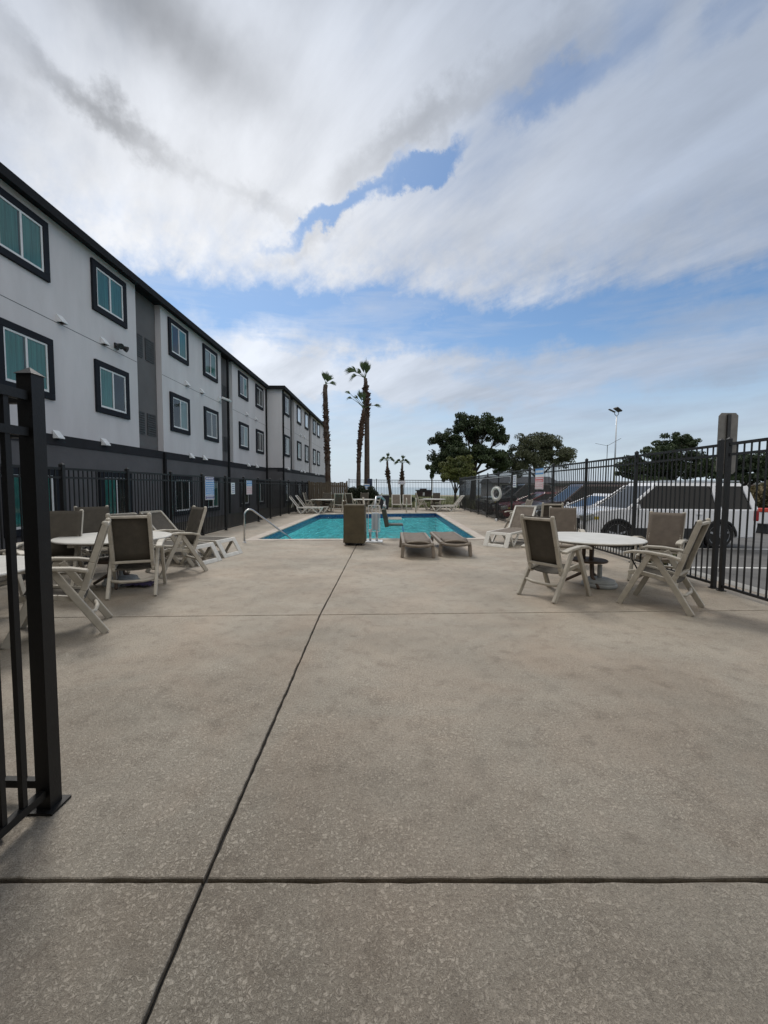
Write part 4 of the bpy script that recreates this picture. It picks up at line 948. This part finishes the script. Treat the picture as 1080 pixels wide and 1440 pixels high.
car('black pickup truck parked beyond the red sedan', (8.0, 23.0, -.11), LEFT, 'cblack', L_=5.3, H=1.85, kind='pickup', wb=3.4, fo=.95)['group'] = G4
car('dark grey sport utility car, farthest of the parked row behind the right fence', (7.8, 25.8, -.11), LEFT, 'cgrey', L_=4.6, H=1.75)['group'] = G4
br = thing('traffic_barrier', 'white barrier with a red top rail at the right photo edge in the parking lot', 'barrier', (14.5, 15.2, -.11))
MB().b2(-1.0, 1.4, -.2, .2, .35, .78).build('body', 'signw', br, bevel=.03); MB().b2(-1.02, 1.42, -.21, .21, .783, .92).build('top_rail', 'orange', br, bevel=.02)
for x in (-.8, 1.2): MB().b2(x-.1, x+.1, -.25, .25, 0, .35).build('foot', 'blackp', br, bevel=.02)

# ------------------------------------------------------------------ far buildings
def far_house(label, x, y, w_, d_, h, wallm, roofm, wins, pitch=.0, name='far_house', cat='building'):
    t = thing(name, label, cat, (x, y, -.1))
    MB().b2(-w_/2, w_/2, 0, d_, 0, h).build('wall', wallm, t)
    if pitch: MB().add([(-w_/2-.3, -.4, h), (w_/2+.3, -.4, h), (w_/2+.3, d_+.3, h), (-w_/2-.3, d_+.3, h), (-w_/2-.3, d_/2, h+pitch), (w_/2+.3, d_/2, h+pitch)], [(0, 1, 5, 4), (2, 3, 4, 5), (1, 2, 5), (3, 0, 4), (3, 2, 1, 0)]).build('roof', roofm, t)
    else: MB().b2(-w_/2-.25, w_/2+.25, -.25, d_+.25, h, h+.35).build('roof', roofm, t)
    for (wx, wz, ww, wh) in wins:
        f = MB().b2(wx-ww/2, wx+ww/2, -.06, .03, wz, wz+wh).build('window', 'white', t)
        MB().b2(wx-ww/2+.08, wx+ww/2-.08, -.075, -.0601, wz+.08, wz+wh-.08).build('pane', 'carglass', f)
    return t
far_house('grey house with steep roof and light windows behind the right fence', 19.0, 58, 9, 8, 2.3, 'bwall', 'grille', [(-3, .9, 1.0, 1.2), (-1.2, .9, 1.0, 1.2), (.8, .9, 1.2, 1.2), (3, .9, 1.0, 1.2)], 1.0)
far_house('long low building with a grey flat roof across the parking lot', 46, 60, 42, 8, 2.3, 'bpink', 'bwall', [(-18, .7, 1.8, 1.1), (-13, .7, 1.8, 1.1), (-8, .7, 1.8, 1.1), (-2, .7, 1.8, 1.1), (4, .7, 1.8, 1.1), (10, .7, 1.8, 1.1)])
far_house('small pink block house behind the dark cars, left of the long low building', 25.5, 52, 5.5, 5, 1.9, 'bpink', 'roof', [(-1.2, .6, 1.2, 1.0), (1.2, .6, 1.0, 1.0)])
sh = thing('beach_hut', 'small dark red hut on the dunes beyond the far fence', 'hut', (4.2, 52, -.1))
MB().b2(-.9, .95, 0, 1.6, .0, 1.15).build('wall', 'cmaroon', sh); MB().b2(-1.0, 1.05, -.1, 1.7, 1.15, 1.27).build('roof', 'blackp', sh); MB().b2(-.12, .12, -.03, .0, .55, .95).build('window', 'signw', sh)
MB().b2(-.5, .4, .3, .9, 1.27, 1.45).build('roof_box', 'cmaroon', sh)

# ------------------------------------------------------------------ vegetation
def leaf_cloud(mb, c, rad, n, size, r, hollow=.35):
    for _ in range(n):
        while True:
            v = Vector((r.uniform(-1, 1), r.uniform(-1, 1), r.uniform(-1, 1)))
            if v.length <= 1 and (v.length > hollow or r.random() < .3): break
        p = Vector((c[0]+v.x*rad[0], c[1]+v.y*rad[1], c[2]+v.z*rad[2]))
        e = Euler((r.uniform(0, 6.3), r.uniform(0, 6.3), r.uniform(0, 6.3))).to_matrix(); s = size*r.uniform(.6, 1.4)
        a = e @ Vector((s, 0, 0)); b = e @ Vector((0, s*.55, 0))
        mb.add([p-a, p-b, p+a, p+b], [(0, 1, 2, 3)])
def tree(name, label, base, clumps, leaf, trunk_r, fork, lsize, dens, seed, group=None, sub=9):
    sub = int(sub*3.2)
    r = random.Random(seed); t = thing(name, label, 'tree', base, 0, group)
    lv = MB(); lm = MB(); B = Vector((0, 0, 0)); F = Vector(fork)
    lm.tube([(0, 0, -.1), F*.5+Vector((.1*trunk_r, 0, 0)), F], [trunk_r*1.3, trunk_r, trunk_r*.85], 8)
    for (cx, cy, cz, rx, ry, rz) in clumps:
        C_ = Vector((cx, cy, cz)); mid = F.lerp(C_, .5)+Vector((r.uniform(-.3, .3), r.uniform(-.3, .3), r.uniform(-.1, .4)))*rx*.4
        lm.tube([F, mid, C_], [trunk_r*.55, trunk_r*.3, trunk_r*.1], 6)
        for _ in range(sub):
            v = Vector((r.gauss(0, 1), r.gauss(0, 1), r.gauss(0, 1))).normalized(); q = r.uniform(.2, 1.0)
            P_ = C_+Vector((v.x*rx, v.y*ry, v.z*rz))*q
            lm.tube([mid.lerp(C_, r.uniform(.2, 1)), (mid+P_)/2+Vector((0, 0, .1)), P_], [trunk_r*.11, trunk_r*.07, trunk_r*.03], 4)
            k = r.uniform(.2, .40)
            leaf_cloud(lv, P_, (rx*k, ry*k, rz*k*.85), int(dens*.85*rx*rz), lsize, r)
    lm.build('trunk', 'bark', t, smooth=True)
    lv.build('crown', leaf, t, recalc=False)
    return t
def P45(px, py, Y): return ((px-549.5)/575*Y, 1.5+(685-py)/575*Y)
def clump_list(Y, bx, items):
    out = []
    for px, py, rw, rh in items:
        x, z = P45(px, py, Y); out.append((x-bx, ((px*7+py*3) % 7-3)*.25, z, rw*1.22*Y/575, rw*1.1*Y/575, rh*1.22*Y/575))
    return out
bx = P45(664, 0, 45)[0]
tree('oak_tree', 'big dark live oak with holes in its crown behind the right fence', (bx, 45, -.1), clump_list(45, bx, [(652, 596, 16, 14), (682, 600, 18, 15), (622, 618, 15, 14), (700, 612, 9, 12), (640, 622, 12, 10), (612, 652, 10, 15), (650, 640, 26, 13), (685, 640, 22, 10), (706, 648, 16, 14), (632, 640, 16, 14), (668, 606, 12, 18)]), 'leaf', .30, (.1, 0, 3.0), .105, 100, 11, sub=10)
bx = P45(759, 0, 47)[0]
tree('oak_tree', 'sparse grey green live oak right of the big dark oak', (bx, 47, -.1), clump_list(47, bx, [(735, 630, 18, 16), (765, 618, 20, 13), (788, 640, 15, 13), (750, 645, 16, 12), (725, 650, 15, 16), (770, 636, 16, 12)]), 'leaf2', .26, (-.4, 0, 2.7), .09, 70, 12, sub=12)
bx = P45(930, 0, 30)[0]
tree('oak_tree', 'dark live oak behind the white sport utility car', (bx, 30, -.1), clump_list(30, bx, [(940, 622, 16, 12), (965, 618, 12, 9), (915, 635, 18, 12), (895, 655, 20, 14), (930, 655, 26, 16), (965, 650, 22, 16), (905, 672, 18, 8)]), 'leaf', .17, (0, 0, 1.6), .075, 230, 13, sub=9)
bx = P45(1030, 0, 27)[0]
tree('oak_tree', 'dark spreading oak at the right photo edge behind the sign', (bx, 27, -.1), clump_list(27, bx, [(1000, 655, 16, 14), (1030, 645, 24, 14), (1062, 650, 24, 16), (1085, 640, 24, 18), (1045, 665, 26, 10), (1005, 672, 14, 8)]), 'leaf', .16, (.2, 0, 1.5), .075, 230, 14, sub=9)
bx = P45(640, 0, 37)[0]
tree('olive_bush', 'round olive green bushy tree in front of the big oak', (bx, 37, -.1), clump_list(37, bx, [(634, 655, 13, 12), (648, 652, 14, 13), (640, 668, 16, 10), (655, 665, 10, 12), (628, 664, 9, 10)]), 'leaf3', .12, (0, 0, 1.0), .075, 300, 15, sub=9)
def bush(name, label, base, rad, n, size, m_, seed, cat='bush'):
    r = random.Random(seed); t = thing(name, label, cat, base); lv = MB(); sm = MB()
    for k in range(7):
        a = 6.28*k/7; c = (rad[0]*.55*math.cos(a)*r.uniform(.3, 1), rad[1]*.5*math.sin(a), rad[2]*r.uniform(.8, 1.25)); leaf_cloud(lv, c, (rad[0]*.5, rad[1]*.5, rad[2]*.6), n//7, size, r, .1)
        sm.tube([(0, 0, 0), (c[0]*.5, c[1]*.5, c[2]*.6), c], [.03, .02, .01], 5)
    lv.build('foliage', m_, t, recalc=False); sm.build('stem', 'bark', t); return t
HG = 'clipped dark hedge bushes at the far end'
for i, (x, hgt, lb) in enumerate(((-2.75, .85, 'dark hedge bush next to the wooden fence end'), (-2.05, .90, 'dark hedge bush between the wooden fence and the tall palm'), (-1.35, .88, 'dark hedge bush left of the dark bin'))):
    bush('hedge_bush', lb, (x, 28.3, 0), (.55, .5, hgt), 4200, .05, 'hedge', 20+i)['group'] = HG
bush('dune_shrub', 'low green shrub on the dunes left of the first small palm', (-.9, 33, 0), (.9, .6, .35), 1500, .07, 'hedge', 31)
bush('dune_shrub', 'low dark shrub on the dunes beside the second small palm', (1.2, 36, 0), (1.2, .7, .40), 1500, .07, 'hedge', 32)
bush('dune_shrub', 'low grey green shrub on the dunes below the red hut', (3.0, 38, 0), (1.8, .8, .30), 1500, .07, 'leaf2', 33)
bush('tall_bush', 'tall brown and green bush behind the rear of the white sport utility car', (16.6, 18.0, -.1), (1.6, 1.2, 1.1), 7000, .09, 'dry', 34)
bush('tall_bush', 'brown and green bush at the right photo edge beyond the barrier', (19.0, 19.5, -.1), (1.8, 1.2, 1.2), 6000, .09, 'dry', 35)
bush('weed_tuft', 'weed growing through the right fence behind the right-hand table', (5.05, 7.6, 0), (.28, .22, .22), 900, .03, 'leaf3', 36, 'weeds')
gr_ = MB(); r7 = random.Random(8)
for _ in range(9000):
    x = r7.uniform(-8, 9); y = 30.1+r7.random()**1.6*26; h = r7.uniform(.15, .5)*(1 if r7.random() < .8 else 1.5); a = r7.uniform(0, 6.3); w0 = .02
    gr_.add([(x-w0*math.cos(a), y-w0*math.sin(a), -.1), (x+w0*math.cos(a), y+w0*math.sin(a), -.1), (x+r7.uniform(-.15, .15), y+r7.uniform(-.1, .1), h)], [(0, 1, 2)])
tag(gr_.build('dune_grass_blades', 'grass', recalc=False), 'tufts of dry dune grass beyond the far fence', 'grass', kind='stuff')

def fan(mb, o, d, up, L_, n, spread, droop, r, wdt=.05):
    d = Vector(d).normalized(); up = Vector(up); sd_ = d.cross(up).normalized(); up = sd_.cross(d)
    for k in range(n):
        a = spread*(k/(n-1)-.5)*2; dd = (d*math.cos(a)+sd_*math.sin(a)+up*r.uniform(-.3, .3)).normalized()
        l = L_*(1-.25*abs(a)/max(.1, spread))*r.uniform(.85, 1.1); p0 = o; p1 = o+dd*l*.55-Vector((0, 0, droop*.15*l)); p2 = o+dd*l-Vector((0, 0, droop*l*.75))
        s = dd.cross(up).normalized()*wdt
        mb.add([p0-s*.3, p0+s*.3, p1+s, p1-s, p2], [(0, 1, 2, 3), (3, 2, 4)])
def palm(label, base, pts, radii, boots, fronds, seed, hairy=.25, fsz=1., wdt=.05, group='palms beyond the pool'):
    r = random.Random(seed); t = thing('palm_tree', label, 'palm tree', base, 0, group)
    m = MB(); seg = []
    for i in range(len(pts)-1):
        for k in range(6): seg.append(Vector(pts[i]).lerp(Vector(pts[i+1]), k/6))
    seg.append(Vector(pts[-1])); n = len(seg)
    rr = [radii[0]+(radii[1]-radii[0])*i/(n-1)+r.uniform(-.01, .01) for i in range(n)]
    m.tube(seg, rr, 10); m.build('trunk', 'pbark', t, smooth=True)
    b = MB(); z0, z1, bw = boots
    def at(z):
        for a, c in zip(seg, seg[1:]):
            if a.z <= z <= c.z: return a.lerp(c, (z-a.z)/(c.z-a.z))
        return seg[-1]
    k = 0; z = z0
    while z < z1:
        c = at(z); prof = math.sin(PI*min(1, max(.12, (z-z0)/(z1-z0))))**.35
        for q in range(5):
            a = r.uniform(0, 6.28); L_ = bw*prof*r.uniform(.7, 1.25); o = Vector((math.cos(a), math.sin(a), 0)); s = Vector((-o.y, o.x, 0))*.07
            p = c+o*.06; tip = c+o*L_+Vector((0, 0, r.uniform(-.05, .28)))
            b.add([p-s-Vector((0, 0, .16)), p+s-Vector((0, 0, .16)), tip+s*.5, tip-s*.5, p-s+Vector((0, 0, .1)), p+s+Vector((0, 0, .1))], [(0, 1, 2, 3), (4, 5, 2, 3), (0, 3, 4), (1, 2, 5)])
        if r.random() < hairy:
            a = r.uniform(0, 6.28); fan(b, c, (math.cos(a), math.sin(a), -.9), (0, 0, 1), bw*2.1, 6, .3, .5, r, .02)
        z += .075
    b.build('dead_boots', 'boots', t, recalc=False)
    topc = Vector(pts[-1])
    for (dx, dy, dz, st_, L_, nb, sp, dr) in fronds:
        f = MB(); dv = Vector((dx, dy, dz)).normalized(); e = topc+dv*st_*fsz; mid = (topc+e)/2+Vector((0, 0, .06))
        f.tube([topc, mid, e], [.03, .022, .015], 5); fan(f, e, dv+Vector((0, 0, -.1*dr)), (0, -1, .2), L_*fsz, nb, sp, dr, r, wdt)
        f.build('frond', 'frond', t, recalc=False)
    return t
palm('tallest palm, with a thick shaggy collar and wind-blown crown', (-1.92, 33, 0), [(0, 0, -.1), (.0, 0, 3.5), (-.02, 0, 7), (-.12, 0, 9.6), (-.15, 0, 10.1)], (.24, .13), (6.9, 9.75, .36),
     [(-1.0, 0, .62, 1.0, 1.0, 30, .45, .55), (-1.0, .1, .75, .9, .9, 26, .5, .3), (-.9, .2, .35, .75, .8, 22, .5, 1.0), (-.25, 0, 1, .45, 1.05, 26, .28, 0), (.05, 0, 1, .45, 1.1, 26, .28, 0), (.25, .1, 1, .4, 1.0, 22, .3, .0), (.1, -.2, 1, .3, 1.0, 22, .3, 0), (-.6, .3, .8, .6, .8, 20, .45, .5)], 41, .1, 1., .028)
palm('slanting middle palm with a thin tattered crown beside the tallest palm', (-2.55, 32.2, 0), [(0, 0, -.1), (.02, 0, 2.5), (.05, 0, 4.5), (.30, 0, 6.4), (.42, 0, 7.6)], (.19, .10), (3.3, 7.3, .27),
     [(-.9, 0, .95, 1.5, .7, 18, .28, .5), (-.9, .1, .75, 1.2, .7, 18, .3, .9), (-.3, 0, 1, .6, 1.0, 22, .3, .1), (.0, 0, 1, .5, 1.0, 22, .3, .1), (1, 0, .3, .8, .7, 14, .35, .5), (-.5, .2, .8, .9, .7, 16, .3, .5)], 42, .2, 1., .025)
palm('straight shaggy palm at the end of the hotel', (-4.85, 32.0, 0), [(0, 0, -.1), (-.08, 0, 3.0), (-.18, 0, 6.0), (-.27, 0, 9.0), (-.22, 0, 9.35)], (.21, .16), (1.6, 9.0, .28),
     [(.1, 0, 1, .3, .75, 26, .4, 0), (.6, 0, .9, .3, .75, 26, .45, .2), (-.2, 0, 1, .3, .8, 22, .3, 0), (.9, .1, .4, .3, .65, 22, .45, .5), (.3, .4, .9, .3, .7, 20, .45, .1)], 43, .25, 1., .028)
FR = [(math.cos(a), math.sin(a)*.6, q, .42, .62, 22, .6, .75) for a, q in ((0, .5), (.8, .9), (1.7, .5), (2.4, .9), (3.1, .45), (3.9, .9), (4.8, .6), (5.5, .9))]+[(.1, 0, 1, .5, .6, 12, .6, .1)]
palm('small leaning palm on the dunes, left of the two small palms', (.05, 50, 0), [(0, 0, -.1), (-.15, 0, 1.2), (-.42, 0, 3.0), (-.5, 0, 4.6)], (.24, .12), (2.0, 3.9, .36), FR, 44, .1, 1.1, .03)
palm('small upright palm on the dunes, right of the two small palms', (1.3, 48, 0), [(0, 0, -.1), (0, 0, 1.2), (.0, 0, 2.6), (.03, 0, 4.2)], (.22, .12), (1.7, 3.5, .34), FR, 45, .1, 1.1, .03)
